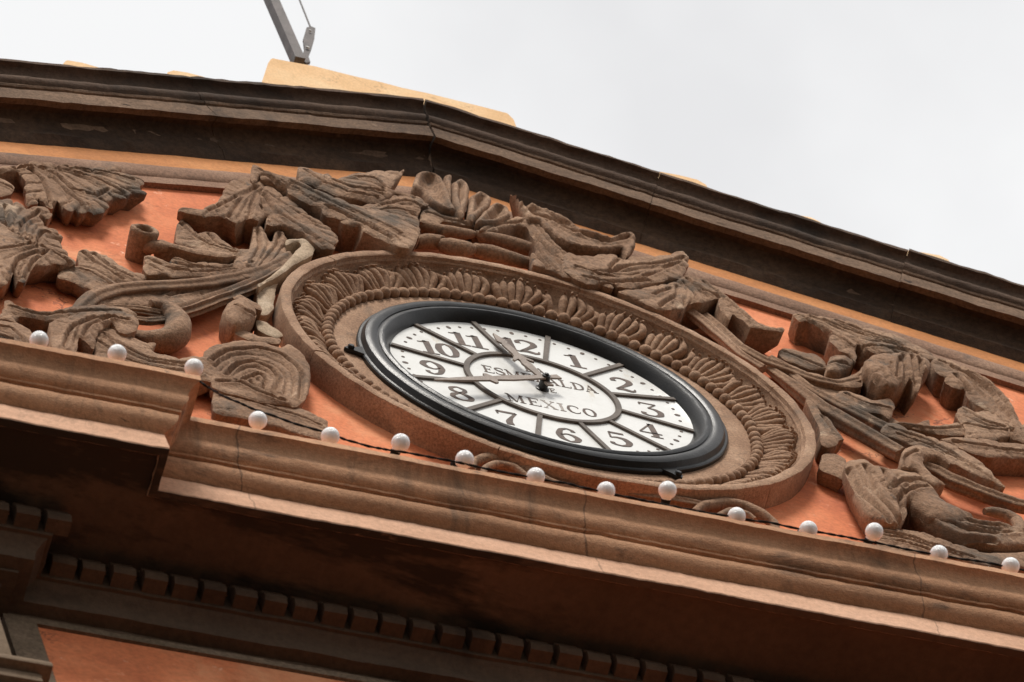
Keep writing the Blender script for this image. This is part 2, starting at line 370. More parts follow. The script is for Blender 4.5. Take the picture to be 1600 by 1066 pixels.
def dentil(x, dy, sx=1):
    global dent
    if dent is None:
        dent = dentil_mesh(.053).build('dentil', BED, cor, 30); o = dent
    else:
        o = dent.copy(); COL.objects.link(o); o.parent = cor
    o.location = (x, dy, 1.9); o.scale = (sx, 1, 1)
    # verts are stored relative to the cornice's origin at z=-1.9
    o.location = (x, dy, 0)
k = 0; xx = X0 + .083 + .045
while xx < 1.9:
    dentil(xx + random.uniform(-.002, .002), random.uniform(-.002, .002), random.uniform(.95, 1.05)); xx += .0702
xx = X0 + .118 - .03
while xx > -2.4:
    dentil(xx + random.uniform(-.002, .002), -BRK, random.uniform(.95, 1.05)); xx -= .0702

# frieze below
fr = thing('frieze_wall', 'grey plaster frieze with a recessed salmon panel under the lower cornice', 'wall', (0, 0, -3))
V = [(X0 + .012, -.012, -2.0695), (3.2, -.012, -2.0695), (3.2, -.012, -2.088), (-1.625, -.012, -2.088), (-1.545, -.012, -4.2), (X0 + .012, -.012, -4.2)]
b = MB(); b.box((X0 + .0, -.012, -2.096), (3.2, .3, -2.068)); b.box((X0 + .0, -.012, -3.6), (-1.668, .3, -2.0965))
b.build('frieze_border', GREY, fr)
b = MB(); b.box((-1.70, -.004, -16), (3.2, .3, -2.09)); b.build('frieze_panel', SALMON, fr)
pl = thing('pilaster', 'pale stone pilaster with a flat capital slab at the bottom left', 'pilaster', (-2.2, -.1, -3))
SX = U(82, 1034, -.15); NX = U(14, 1006, -.11)
b = MB(); b.box((-3.2, -.11, SX[2]), (NX[0], .3, -2.06), .004); b.build('pilaster_neck', PILAR, pl, 30)
b = MB(); b.box((-3.2, -.15, SX[2] - .022), (SX[0], .3, SX[2]), .004); b.build('capital_slab', PILAR, pl, 30)
b = MB(); b.box((-3.2, -.128, SX[2] - .06), (SX[0] - .022, .3, SX[2] - .0225), .004); b.build('capital_band', PILAR, pl, 30)
b = MB(); b.box((-3.2, -.112, -16), (SX[0] - .04, .3, SX[2] - .0605), .004); b.build('pilaster_shaft', PILAR, pl, 30)
# mortar bed inside the raking cornice, so that the open joints end in shadow
b = MB()
for sd_ in (-1, 1):
    rake_sweep(b, sd_, [(-.2, 1.46), (.018, 1.47), (.045, 1.55), (.084, 1.552), (.082, 1.63), (.098, 1.67), (.115, 1.715), (-.2, 1.74)], -.5, 3.25, .2, .001, miter=.0)
b.build('mortar_bed', DARK, wall)

# ------------------------------------------------------------------ stone medallion around the clock
med = thing('stone_medallion', 'round carved stone medallion with leaves and beads framing the clock', 'medallion', (0, SY, 0))
def jittered(mb, amp, sc, seed):
    mb.v = [tuple(Vector(p) + noise.noise_vector(Vector(p) * sc + Vector((seed, 0, 0))) * amp + noise.noise_vector(Vector(p) * sc * 4.3) * amp * .5) for p in mb.v]
rimp = [(.717, -.03), (.7165, .020), (.7155, .058), (.7135, .066), (.709, .068), (.690, .068), (.686, .066), (.6845, .058)]
RJ = sorted([.35, 1.32, 2.42, 3.55, 4.4, 5.5]); RJ.append(RJ[0] + 2 * math.pi)
for a0, a1 in zip(RJ[:-1], RJ[1:]):
    b = MB(); pr = rimp + [(.679, .052), (.679, -.03)]; m = len(pr); n = int((a1 - a0) * 42); g = .0016
    off_ = random.uniform(-.0015, .0015)
    for k in range(n + 1):
        a_ = a0 + g + (a1 - a0 - 2 * g) * k / n
        for r, d in pr: b.v.append(((r + off_) * math.sin(a_), -d, (r + off_) * math.cos(a_)))
    for k in range(n):
        for j in range(m): b.f.append((k*m + j, k*m + (j+1) % m, (k+1)*m + (j+1) % m, (k+1)*m + j))
    b.f.append(tuple(range(m))); b.f.append(tuple(n*m + j for j in range(m)))
    jittered(b, .0022, 22, a0 * 9); b.build('rim_stone', RIM, med, 28)
b = MB(); b.lathe([(.7125, -.02), (.7125, .058), (.685, .060), (.681, .045)], 160); b.build('rim_mortar', MED, med, 45)
def cav(t): return .592 + .089 * math.sin(t * math.pi / 2), .000 + .054 * (1 - math.cos(t * math.pi / 2))
b = MB(); b.lathe([cav(t) for t in np.linspace(1, 0, 9)] + [(.585, -.001)], 200); jittered(b, .0018, 20, 5); b.build('hollow', MED, med, 40)
b = MB(); b.lathe([(.586, -.001), (.562, .001), (.557, .003), (.53, .002), (.49, .000), (.47, -.01)], 160); jittered(b, .0012, 12, 9); b.build('backing_ring', RIM, med, 40)
bead0 = None; NB = 106
for i in range(NB):
    a = 2 * math.pi * (i + .5) / NB
    if abs(a - math.pi) < .17: continue
    if bead0 is None:
        bm = bmesh.new(); bmesh.ops.create_uvsphere(bm, u_segments=16, v_segments=10, radius=.0172)
        me = bpy.data.meshes.new('bead'); bm.to_mesh(me); bm.free(); me.shade_smooth(); me.materials.append(MED)
        bead0 = bpy.data.objects.new('bead', me); o = bead0
    else: o = bead0.copy()
    COL.objects.link(o); o.parent = med
    r_ = .574 + random.uniform(-.0012, .0012)
    o.location = (r_ * math.sin(a), -(.009 + random.uniform(-.002, .001)) - SY, r_ * math.cos(a))
    o.rotation_euler = (random.uniform(-.2, .2), a, 0)
    s_ = random.uniform(.93, 1.05); o.scale = (s_ * 1.02, random.uniform(.9, 1.05), s_ * random.uniform(.92, 1.0))
def leaf_mb(seed, half=.074):
    rr = random.Random(seed); b = MB(); lean = rr.uniform(-.004, .018)
    for k in (-3, -2, -1, 0, 1, 2, 3):
        if rr.random() < .06: continue
        t1 = (1.06 - .030 * k * k) * rr.uniform(.88, 1.04); P_ = []; Rd = []; sg = 1 if k > 0 else -1 if k < 0 else 0
        ph = rr.uniform(-.4, .4); amp = rr.uniform(.8, 1.3); hi = rr.uniform(-.002, .004)
        for q in range(20):
            f = q / 19; t = min(f * t1, 1.0); r, d = cav(t)
            a_ = k * .0150 * (1 - f) + half * k / 3 * f ** .9 + (sg * .010 + .009) * amp * math.sin(f * 5.2 - .3 + ph) * (.5 + abs(k) / 5) + lean * f * f
            tt = t * math.pi / 2; nr, nd = -math.sin(tt), math.cos(tt)
            lift = .002 + hi + .018 * math.sin(math.pi * min(f, .75)) - .0022 * abs(k) + .045 * max(0, f - .72)
            r += nr * lift * .5; d += nd * lift
            if f > .88: r -= (f - .88) * .08
            an = a_ / .645
            P_.append((r * math.sin(an), -d, r * math.cos(an)))
            Rd.append(.0122 * (.66 + .34 * math.sin(math.pi * min(1, f * 1.2))) * (1 - max(0, f - .55) ** 1.2 * 2.1) * rr.uniform(.94, 1.06))
        b.tube(P_, Rd, 12, flute=0, flat=1.3)
    # body of the leaf under the lobes
    V = []; F = []
    for q in range(9):
        f = q / 8; r, d = cav(f * .9); wdt = (.044 + half * .90 * f ** .8) * (1 - .40 * f * f)
        for k in range(9):
            x = (k / 4 - 1); an = wdt * x / .645
            V.append((r * math.sin(an), -(d + .008 * (1 - x * x)), r * math.cos(an)))
    for q in range(8):
        for k in range(8): F.append((q*9 + k, q*9 + k + 1, (q+1)*9 + k + 1, (q+1)*9 + k))
    b.add(V, F)
    return b
NL = 27; protos = []
for i in range(NL):
    a = 2 * math.pi * (i + .45) / NL
    if i < 9:
        o = leaf_mb(i).build('acanthus_leaf', MED, None, 60); protos.append(o)
    else:
        o = protos[i * 7 % 9].copy(); COL.objects.link(o)
    o.parent = med; o.location = (0, -SY, 0); o.rotation_euler = (0, a, 0)
    o.scale = (1, random.uniform(.92, 1.06), 1)

# ------------------------------------------------------------------ clock
clk = thing('wall_clock', 'round white clock in a black iron rim, dial lettered LA ESMERALDA MEXICO', 'clock', (0, 0, 0))
b = MB(); b.lathe([(.496, -.012), (.496, .008), (.493, .011), (.487, .012), (.484, .017), (.481, .023), (.479, .0262), (.474, .029), (.463, .0315), (.453, .030), (.448, .0272), (.4475, .0245), (.443, .0245), (.4425, .0275),
                   (.440, .029), (.434, .031), (.429, .0305), (.424, .027), (.416, .018), (.411, .011), (.408, .006), (.404, -.002)], 200); jittered(b, .0008, 16, 2)
b.build('rim', IRON, clk, 24)
b = MB(); n = 128
b.add([(0, 0, 0)] + [(.406 * math.sin(2*math.pi*k/n), 0, .406 * math.cos(2*math.pi*k/n)) for k in range(n)], [(0, 1 + k, 1 + (k+1) % n) for k in range(n)])
b.build('dial', DIAL, clk)
b = MB(); b.lathe([(.1955, .0005), (.1955, .006), (.1965, .0075), (.2105, .0075), (.2115, .006), (.2115, .0005)], 128); b.build('dial_ring', BAR, clk, 40)
def flat(b, poly, d0, d1, rot=0, at=(0, 0)):
    c, s = math.cos(rot), math.sin(rot); m = len(poly)
    q = [(at[0] + x * c + z * s, at[1] - x * s + z * c) for x, z in poly]
    b.add([(x, -d1, z) for x, z in q] + [(x, -d0, z) for x, z in q], [tuple(range(m))] + [(i, (i+1) % m, (i+1) % m + m, i + m) for i in range(m)])
for k in range(12):
    b = MB(); flat(b, [(-.0065, .2105), (.0065, .2105), (.0072, .4045), (-.0072, .4045)], .0005, .0065, 2 * math.pi * (k + .5) / 12); b.build('dial_bar', BAR, clk)
for k in range(60):
    big = k % 5 == 0; a = 2 * math.pi * k / 60; rw, rh = (.0062, .0085) if big else (.0046, .0048)
    b = MB(); flat(b, [(rw * math.cos(t), .373 + rh * math.sin(t)) for t in np.linspace(0, 2*math.pi, 12, endpoint=False)], .0003, .0010, a)
    b.build('minute_mark', INK, clk)
GL = {
 '1': [[(.33, .07, .085), (.33, .93, .085)], [(.33, .91, .05), (.2, .82, .03), (.1, .8, .02)], [(.12, .03, .035), (.54, .03, .035)]],
 '2': [[(.12, .68, .075), (.1, .8, .06), (.2, .93, .04), (.34, .96, .045), (.5, .86, .075), (.52, .68, .085), (.36, .42, .06), (.1, .1, .03)], [(.08, .06, .05), (.26, .12, .08), (.44, .06, .07), (.54, .1, .04), (.57, .24, .02)]],
 '3': [[(.1, .8, .02), (.12, .93, .035)], [(.1, .94, .035), (.52, .94, .035)], [(.52, .94, .025), (.28, .6, .025)], [(.28, .6, .025), (.44, .56, .06), (.55, .4, .085), (.52, .18, .08), (.38, .05, .045), (.2, .04, .04), (.09, .12, .06), (.1, .24, .07)]],
 '4': [[(.42, .97, .025), (.05, .3, .025)], [(.04, .28, .035), (.6, .28, .035)], [(.42, .97, .08), (.42, .05, .08)], [(.27, .02, .03), (.58, .02, .03)]],
 '5': [[(.14, .93, .055), (.5, .93, .055)], [(.14, .96, .025), (.12, .55, .025)], [(.12, .55, .025), (.28, .62, .045), (.46, .56, .08), (.54, .34, .088), (.46, .12, .07), (.3, .03, .04), (.17, .05, .045), (.09, .13, .06), (.1, .22, .06)]],
 '6': [[(.5, .78, .06), (.48, .9, .05), (.36, .97, .035), (.2, .84, .06), (.1, .5, .085), (.13, .2, .075), (.3, .03, .035), (.47, .12, .07), (.54, .32, .085), (.46, .5, .06), (.3, .57, .03), (.13, .44, .03)]],
 '7': [[(.07, .72, .02), (.08, .94, .04)], [(.07, .91, .06), (.54, .91, .06)], [(.55, .93, .03), (.38, .58, .045), (.27, .25, .085), (.27, .02, .095)]],
 '8': [[(.32, .55, .035), (.15, .66, .06), (.14, .84, .055), (.31, .97, .035), (.47, .85, .055), (.46, .68, .06), (.32, .55, .04), (.13, .38, .065), (.09, .2, .07), (.2, .06, .05), (.33, .03, .035), (.5, .1, .065), (.55, .27, .08), (.45, .45, .07), (.32, .55, .04)]],
 '0': [[(.31, .97, .03), (.15, .82, .075), (.1, .5, .09), (.15, .18, .075), (.31, .03, .03), (.47, .18, .075), (.52, .5, .09), (.47, .82, .075), (.31, .97, .03)]],
 'E': [[(.2, .04, .06), (.2, .96, .06)], [(.06, .97, .022), (.6, .97, .022)], [(.06, .03, .022), (.62, .03, .022)], [(.2, .51, .022), (.46, .51, .022)], [(.6, .97, .025), (.6, .78, .012)], [(.62, .03, .025), (.64, .24, .012)], [(.46, .62, .015), (.46, .4, .015)]],
 'S': [[(.55, .75, .02), (.53, .9, .03), (.34, .98, .03), (.14, .87, .05), (.14, .68, .06), (.34, .53, .07), (.54, .36, .07), (.53, .14, .05), (.33, .02, .03), (.12, .1, .03), (.09, .28, .02)]],
 'M': [[(.14, .03, .022), (.14, .97, .022)], [(.14, .97, .055), (.44, .05, .05)], [(.44, .05, .02), (.74, .97, .02)], [(.74, .03, .06), (.74, .97, .06)], [(.03, .03, .02), (.25, .03, .02)], [(.6, .03, .02), (.88, .03, .02)], [(.03, .97, .02), (.16, .97, .02)], [(.72, .97, .02), (.88, .97, .02)]],
 'R': [[(.2, .04, .06), (.2, .96, .06)], [(.06, .97, .022), (.38, .97, .025), (.56, .87, .05), (.56, .64, .05), (.38, .52, .025), (.2, .52, .022)], [(.36, .52, .05), (.52, .2, .06), (.66, .03, .03)], [(.06, .03, .022), (.36, .03, .022)]],
 'A': [[(.34, .97, .02), (.1, .04, .02)], [(.34, .97, .05), (.6, .04, .065)], [(.2, .36, .02), (.48, .36, .02)], [(.02, .03, .02), (.22, .03, .02)], [(.46, .03, .02), (.74, .03, .02)]],
 'L': [[(.2, .04, .06), (.2, .96, .06)], [(.06, .97, .022), (.36, .97, .022)], [(.06, .03, .022), (.6, .03, .022)], [(.6, .03, .03), (.63, .28, .012)]],
 'D': [[(.2, .04, .06), (.2, .96, .06)], [(.06, .97, .022), (.36, .97, .025), (.6, .8, .055), (.66, .5, .065), (.6, .2, .055), (.36, .03, .025), (.06, .03, .022)]],
 'X': [[(.12, .96, .05), (.6, .04, .06)], [(.58, .96, .02), (.12, .04, .02)], [(.02, .97, .02), (.26, .97, .02)], [(.46, .97, .02), (.68, .97, .02)], [(.02, .03, .02), (.24, .03, .02)], [(.46, .03, .02), (.72, .03, .02)]],
 'I': [[(.2, .04, .06), (.2, .96, .06)], [(.06, .97, .022), (.34, .97, .022)], [(.06, .03, .022), (.34, .03, .022)]],
 'C': [[(.6, .72, .02), (.58, .88, .03), (.38, .98, .025), (.18, .86, .055), (.1, .5, .07), (.18, .14, .055), (.38, .02, .025), (.57, .12, .025), (.63, .28, .015)]],
 'O': [[(.36, .98, .025), (.17, .85, .055), (.1, .5, .07), (.17, .15, .055), (.36, .02, .025), (.55, .15, .055), (.62, .5, .07), (.55, .85, .055), (.36, .98, .025)]],
}
WID = dict(M=.9, I=.4, E=.68, S=.64, R=.7, A=.74, L=.68, D=.74, X=.7, C=.7, O=.72)
def glyph(b, ch, x, z, h, wx=1.0, d=(.0003, .0011)):
    for st in GL[ch]:
        p = catmull(st, False, 5) if len(st) > 2 else np.array(st, float)
        n = len(p); T = np.gradient(p[:, :2], axis=0); T /= np.linalg.norm(T, axis=1)[:, None] + 1e-9
        Nn = np.stack([-T[:, 1], T[:, 0]], 1)
        l = p[:, :2] + Nn * p[:, 2:3]; r = p[:, :2] - Nn * p[:, 2:3]
        for i in range(n - 1):
            flat(b, [(x + q[0] * h * wx, z + q[1] * h) for q in (r[i], r[i+1], l[i+1], l[i])], *d)
for k in range(1, 13):
    a = 2 * math.pi * k / 12; h = .090; r_ = .297 if k != 12 else .292
    b = MB(); cx, cz = r_ * math.sin(a), r_ * math.cos(a); s = str(k)
    wx = 1.22; wd = {1: .62, 2: 1.06}[len(s)] * h * wx
    for i, ch in enumerate(s.replace('9', '9')):
        x0 = cx - wd / 2 + i * .44 * h * wx * (1.12 if s == '10' else 1.0)
        if ch == '9':
            t = MB(); glyph(t, '6', -.31 * h * wx, -.5 * h, h, wx); n0 = len(t.v)
            t.v = [(2 * 0 - v[0], v[1], -v[2]) for v in t.v]; t.v = [(v[0] + cx, v[1], v[2] + cz) for v in t.v]; b.add(t.v, t.f)
        else: glyph(b, ch, x0, cz - h / 2, h, wx)
    b.build('hour_numeral', INK, clk)
def lettering(txt, zc, h, width, mats=None, cx=0):
    tot = sum(WID[c] for c in txt); k = width / (tot * h); x = cx - width / 2
    for i, c in enumerate(txt):
        b = MB(); glyph(b, c, x + .04 * h * k, zc - h / 2, h, min(k, 1.15)); x += WID[c] * h * k
        b.build('dial_letter', INKF if (txt == 'MEXICO' and i in (2, 3)) else INK, clk)
lettering('LA', .128, .038, .062, cx=.006)
lettering('ESMERALDA', .068, .046, .318, cx=.006)
lettering('DE', .003, .026, .05, cx=.016)
lettering('MEXICO', -.106, .050, .252, cx=.0)
# hands: outlines lie along +z before turning
def sym(pts): return [(x, z) for x, z in pts] + [(-x, z) for x, z in reversed(pts)]
b = MB(); flat(b, sym([(.011, -.046), (.008, -.012), (.0085, .02), (.0135, .12), (.010, .178), (.026, .186), (.028, .196), (.012, .204), (.011, .235), (.0085, .30), (.002, .385)]), .031, .036, R(-117.3)); b.build('minute_hand', HAND, clk)
b = MB(); flat(b, sym([(.010, -.03), (.008, -.01), (.009, .02), (.015, .10), (.010, .118), (.012, .126), (.030, .112), (.031, .122), (.016, .142), (.012, .155), (.012, .215), (.008, .222), (.016, .236), (.001, .285)]), .022, .027, R(-16.5)); b.build('hour_hand', HAND, clk)
b = MB(); b.lathe([(.018, .0), (.018, .003), (.013, .005), (.012, .020), (.013, .0215), (.013, .0275), (.011, .030), (.011, .040), (.0001, .041)], 24); b.box((-.005, -.045, -.005), (.005, -.040, .005), .001); b.build('hub', IRON, clk, 40)
for u, v, a in ((551, 549, 262), (1046, 738, 160)):
    p = U(u, v, -.010); rr_ = math.hypot(p[0], p[2]); an = math.atan2(p[0], p[2]); b = MB()
    lug = [(-.030, .480), (-.012, .515), (-.012, .530), (0, .541), (.012, .530), (.012, .515), (.030, .480)]
    flat(b, lug, .002, .012, an)
    q = (.524 * math.sin(an), .524 * math.cos(an))
    t = MB(); t.lathe([(.0095, .011), (.0095, .018), (.007, .021), (.0001, .021)], 6, q[0], q[1]); b.add(t.v, t.f)
    b.build('mounting_lug', IRON, clk, 30)
clk.location.y -= .006; med.location.y -= .004
# ------------------------------------------------------------------ carved relief
def seg_dist(P, pl):
    """distance of points P (n,2) to polyline pl (m,2)"""
    best = np.full(len(P), 1e9)
    for a, c in zip(pl[:-1], pl[1:]):
        ab = c - a; L2 = ab @ ab
        if L2 < 1e-12: continue
        t = np.clip(((P - a) @ ab) / L2, 0, 1)
        best = np.minimum(best, np.linalg.norm(P - (a + t[:, None] * ab), axis=1))
    return best
def inside(P, poly):
    x, y = P[:, 0], P[:, 1]; c = np.zeros(len(P), bool); j = len(poly) - 1
    for i in range(len(poly)):
        xi, yi = poly[i]; xj, yj = poly[j]
        if abs(yj - yi) > 1e-12:
            m = ((yi > y) != (yj > y)) & (x < (xj - xi) * (y - yi) / (yj - yi) + xi); c ^= m
        j = i
    return c
PC = [0]
def relief(parent, name, crop, outline, h=6, veins=(), vd=.010, vw=.0050, dome=.005, lip=0, dish=0, t=None, mat=None, taper=.80, gx=.0038, gz=.0040, bars=(), lobes=.35):
    """A stone leaf: its outline is the front edge seen in the photograph, laid at its own height h (cm) in front of the
    wall, filled with a carved surface (dome, raised lip, cut veins) and closed back to the wall all round."""
    PC[0] += 1; sd = PC[0] * 3.7
    raw = parse(crop, outline)
    H = np.array([(q[2] if q[2] is not None else h / 100) for q in raw])
    W3 = np.array([U(q[0], q[1], -hh) for q, hh in zip(raw, H)])
    ring = catmull(np.column_stack([W3[:, 0], W3[:, 2], H]), True, 4)
    # weathered, slightly chipped edge
    for i in range(len(ring)):
        a = noise.noise_vector(Vector((ring[i][0] * 28, ring[i][1] * 28, sd))); ring[i][0] += a.x * .0040; ring[i][1] += a.y * .0060
    cusps = []
    if name == 'leaf':                       # lobed, scalloped margin with a cut running inwards from every notch
        seg = np.linalg.norm(np.roll(ring[:, :2], -1, 0) - ring[:, :2], axis=1); sl = np.r_[0, np.cumsum(seg)[:-1]]; tot = seg.sum()
        if tot < .75: lobes = 0
        nl = max(3, int(tot / .062)); ph = sl / tot * nl + .35 * np.sin(sl / tot * 2 * np.pi * 3 + sd)
        tg = np.roll(ring[:, :2], -1, 0) - np.roll(ring[:, :2], 1, 0); tg /= np.linalg.norm(tg, axis=1)[:, None] + 1e-9
        area = .5 * np.sum(ring[:, 0] * np.roll(ring[:, 1], -1) - np.roll(ring[:, 0], -1) * ring[:, 1]); sgn = 1 if area > 0 else -1
        nm = np.column_stack([tg[:, 1], -tg[:, 0]]) * sgn
        wv = np.abs(np.sin(np.pi * ph)); cen0 = ring[:, :2].mean(0)
        ci = [i for i in range(len(ring)) if wv[i] <= wv[i - 1] and wv[i] < wv[(i + 1) % len(ring)]]
        ring[:, :2] += nm * ((wv - .6) * .0085 * lobes)[:, None]; ring[:, 2] += (wv - .6) * .004 * lobes
        for i in ci:
            p = ring[i, :2]; dn = -nm[i] * .6 + (cen0 - p) / (np.linalg.norm(cen0 - p) + 1e-9) * .6
            cusps.append(np.array([p, p + dn * .018, p + dn * .018 + (dn * .6 + (cen0 - p) * 2) * .022]))
    o2 = ring[:, :2]
    x0, z0 = o2.min(0); x1, z1 = o2.max(0)
    gxs = np.arange(x0, x1, gx); gzs = np.arange(z0, z1, gz)
    G = np.array([(a + (k % 2) * gx / 2, c) for k, c in enumerate(gzs) for a in gxs]); 
    G = G + rng.uniform(-.15, .15, G.shape) * (gx, gz)
    G = G[inside(G, o2)]
    cl = np.vstack([o2, o2[:1]])
    if len(G): G = G[seg_dist(G, cl) > .0035]
    nb = len(o2)
    pts = [Vector((float(p[0]), float(p[1]))) for p in o2] + [Vector((float(p[0]), float(p[1]))) for p in G]
    vv, ee, ff, ov, oe, of = delaunay_2d_cdt(pts, [(i, (i+1) % nb) for i in range(nb)], [list(range(nb))], 1, 1e-6)
    Q = np.array([(p.x, p.y) for p in vv])
    # height of the front surface
    db = seg_dist(Q, cl)
    wgt = 1 / (np.linalg.norm(Q[:, None] - o2[None, ::2], axis=2) ** 2 + 1e-5)
    h0 = (wgt * ring[None, ::2, 2]).sum(1) / wgt.sum(1)
    z = h0 + dome * (1 - np.exp(-db / .022)) - .0022 * np.exp(-db / .0025)
    if lip: z += lip * np.exp(-((db - .009) / .008) ** 2)
    if dish: z -= dish * (1 - np.exp(-(np.maximum(db - .010, 0) / .016) ** 2))
    lines = []
    for vs in veins:
        pv = [U(q[0], q[1], -(h / 100 + dome * .6)) for q in parse(crop, vs)]
        pl = catmull(np.array([(p[0], p[2]) for p in pv]), False, 4) if len(pv) > 2 else np.array([(p[0], p[2]) for p in pv])
        d_ = seg_dist(Q, pl); lines.append(pl)
        z += -vd * np.exp(-(d_ / vw) ** 2) + vd * .38 * np.exp(-((d_ - vw * 2.1) / (vw * 1.1)) ** 2)
    # finer chisel cuts halfway between neighbouring veins
    def resam(pl, m=10):
        L_ = np.r_[0, np.cumsum(np.linalg.norm(np.diff(pl, axis=0), axis=1))]; t_ = np.linspace(0, L_[-1], m)
        return np.column_stack([np.interp(t_, L_, pl[:, 0]), np.interp(t_, L_, pl[:, 1])])
    for la, lb in zip(lines[:-1], lines[1:]):
        A_, B_ = resam(la), resam(lb)
        if np.linalg.norm(A_[0] - B_[0]) > np.linalg.norm(A_[0] - B_[-1]): B_ = B_[::-1]
        for wq in (.33, .67) if np.linalg.norm(A_ - B_, axis=1).mean() > .06 else (.5,):
            z += -vd * .5 * np.exp(-(seg_dist(Q, A_ * (1 - wq) + B_ * wq) / (vw * .75)) ** 2)
    for pl in cusps: z += -.008 * lobes * np.exp(-(seg_dist(Q, pl) / .0042) ** 2)
    for vs in bars:          # raised ribs
        pv = [U(q[0], q[1], -(h / 100 + dome * .6)) for q in parse(crop, vs)]
        pl = catmull(np.array([(p[0], p[2]) for p in pv]), False, 4) if len(pv) > 2 else np.array([(p[0], p[2]) for p in pv])
        z += vd * 1.3 * np.exp(-(seg_dist(Q, pl) / vw) ** 2)
    z += np.array([noise.noise(Vector((p[0] * 16, p[1] * 16, sd))) * .0035 + noise.noise(Vector((p[0] * 55, p[1] * 55, sd))) * .0016 for p in Q])
    V = [(p[0], -zz, p[1]) for p, zz in zip(Q, z)]; F = [tuple(f) for f in ff]
    # boundary loop of the triangulation, sides back to the wall
    cnt = {}
    for f in F:
        for i in range(len(f)):
            k = (f[i], f[(i+1) % len(f)]); cnt[k] = cnt.get(k, 0) + 1
    bed = [(a, c) for (a, c) in cnt if (c, a) not in cnt]
    cen = Q.mean(0); mid = {}; bak = {}
    for a, c in bed:
        for i in (a, c):
            if i in mid: continue
            p = Q[i]; zz = z[i]; tt = zz * .45 if t is None else t / 100 * (.68 if taper < .85 else 1)
            q = cen + (p - cen) * .985; mid[i] = len(V); V.append((q[0], -(zz - tt), q[1]))
            q = cen + (p - cen) * taper; bak[i] = len(V); V.append((q[0], .004, q[1]))
    for a, c in bed:
        F.append((c, a, mid[a], mid[c])); F.append((mid[c], mid[a], bak[a], bak[c]))
    return mesh(name, V, F, mat or STONE, parent, 50)
def stem(parent, name, crop, path, flute=6, fd=.20, flat=.8, mat=None, h=5, seg=None, n=6):
    if name in ('bud', 'volute'): flute = 0; flat = 1.0
    """a carved stalk or volute: 'x y radius_mm height_cm' along its course in the photograph"""
    ox, oy, k = CROP[crop]; P_ = []
    for s_ in path.split(','):
        q = [float(a) for a in s_.split()]
        hh = q[3] / 100 if len(q) > 3 else h / 100
        p = U(ox + q[0] / k, oy + q[1] / k, -hh); P_.append((p[0], p[2], hh, q[2] / 1000))
    c = catmull(np.array(P_), False, n)
    b = MB(); pts = []
    for i, q in enumerate(c):
        a = noise.noise_vector(Vector((q[0] * 14, q[1] * 14, PC[0]))) * .0025
        pts.append((q[0] + a.x, -max(q[2] - q[3] * flat * .75, .002) + a.z * .6, q[1] + a.y))
    b.tube(pts, [q[3] for q in c], seg or (48 if flute else 18), flute, fd, flat)
    PC[0] += 1
    jittered(b, .0012, 30, PC[0])
    return b.build(name, mat or STONE, parent, 55)

# --- left scroll
ls = thing('carved_scroll', 'large carved stone acanthus scroll on the salmon wall left of the clock', 'carving', (-1.1, 0, .2))
relief(ls, 'leaf', 'A', '-60 85, 0 80, 90 75, 125 60, 200 48, 315 55, 330 70, 400 66, 470 80, 560 85, 625 78, 695 75, 725 95, 722 115, 800 140, 862 158, 852 182, 825 190, 872 235, 780 230, 770 262, 700 262, 645 280, 640 320, 605 345, 560 350, 520 338, 485 350, 450 330, 415 342, 370 310, 345 275, 310 328, 275 312, 240 265, 215 292, 170 302, 160 240, 150 210, 157 165, 130 135, 100 105, 0 105, -60 110',
       5.5, ['80 85, 200 88, 300 130, 400 230, 500 310', '110 80, 260 92, 360 150, 440 215, 540 240', '330 75, 430 110, 560 150, 740 235', '400 80, 520 95, 640 120, 790 160', '180 100, 250 160, 290 250, 300 310', '520 245, 580 250, 640 215'], vd=.010, t=3.0, lobes=.8)
relief(ls, 'leaf', 'A', '-60 270, 0 275, 65 270, 110 290, 155 330, 165 315, 220 312, 280 325, 308 352, 290 385, 240 378, 285 440, 340 460, 372 500, 360 530, 385 580, 450 640, 440 660, 330 650, 300 660, 190 680, 150 760, 110 750, 90 680, 60 740, 40 770, 0 780, -60 780',
       6.5, ['-40 380, 0 400, 100 490, 250 560, 420 645', '60 445, 40 370, 30 310', '130 505, 130 420, 230 345', '220 545, 250 470, 340 485', '200 545, 60 560, -40 572', '280 585, 200 640, 150 730', '280 580, 120 620, 60 720'], vd=.010, t=3.2, lobes=.8)
relief(ls, 'leaf', 'A', '-60 130, 0 140, 85 190, 80 222, 60 240, 0 250, -60 250', 4, ['-40 160, 70 205'])
relief(ls, 'leaf', 'A', '460 612, 475 575, 500 565, 560 580, 600 600, 640 605, 700 650, 780 690, 890 730, 800 770, 700 790, 600 820, 548 815, 430 760, 345 730, 360 670, 420 660, 470 655',
       4.5, ['495 590, 600 670, 720 750', '560 600, 650 670, 780 740', '420 680, 540 710, 660 780'], vd=.011, t=3.5)
relief(ls, 'leaf', 'A', '1060 405, 1090 385, 1130 420, 1180 470, 1240 465, 1290 475, 1340 520, 1400 560, 1500 570, 1600 560, 1640 600, 1440 625, 1200 578, 1130 550, 1050 530, 1045 490',
       5.5, ['1080 410, 1150 490, 1250 545, 1400 590', '1240 480, 1300 540, 1400 575'], vd=.010, t=4)
relief(ls, 'leaf', 'A', '925 512, 960 508, 1090 552, 1160 565, 1300 580, 1405 597, 1330 612, 1160 590, 950 535', 7, [], t=4.5, dome=.004)
vc = U(227, 357, -.088); b = MB(); b.lathe([(.030, -.004), (.034, .02), (.038, .06), (.039, .080), (.036, .087), (.029, .089), (.024, .086), (.021, .076), (.019, .03), (.0002, .028)], 40, vc[0], vc[2])
jittered(b, .003, 22, 4); b.build('volute', STONE, ls, 50)
stem(ls, 'volute', 'A', '1000 545 12 7, 930 530 18 7, 880 515 22 6.5, 845 490 20 6')
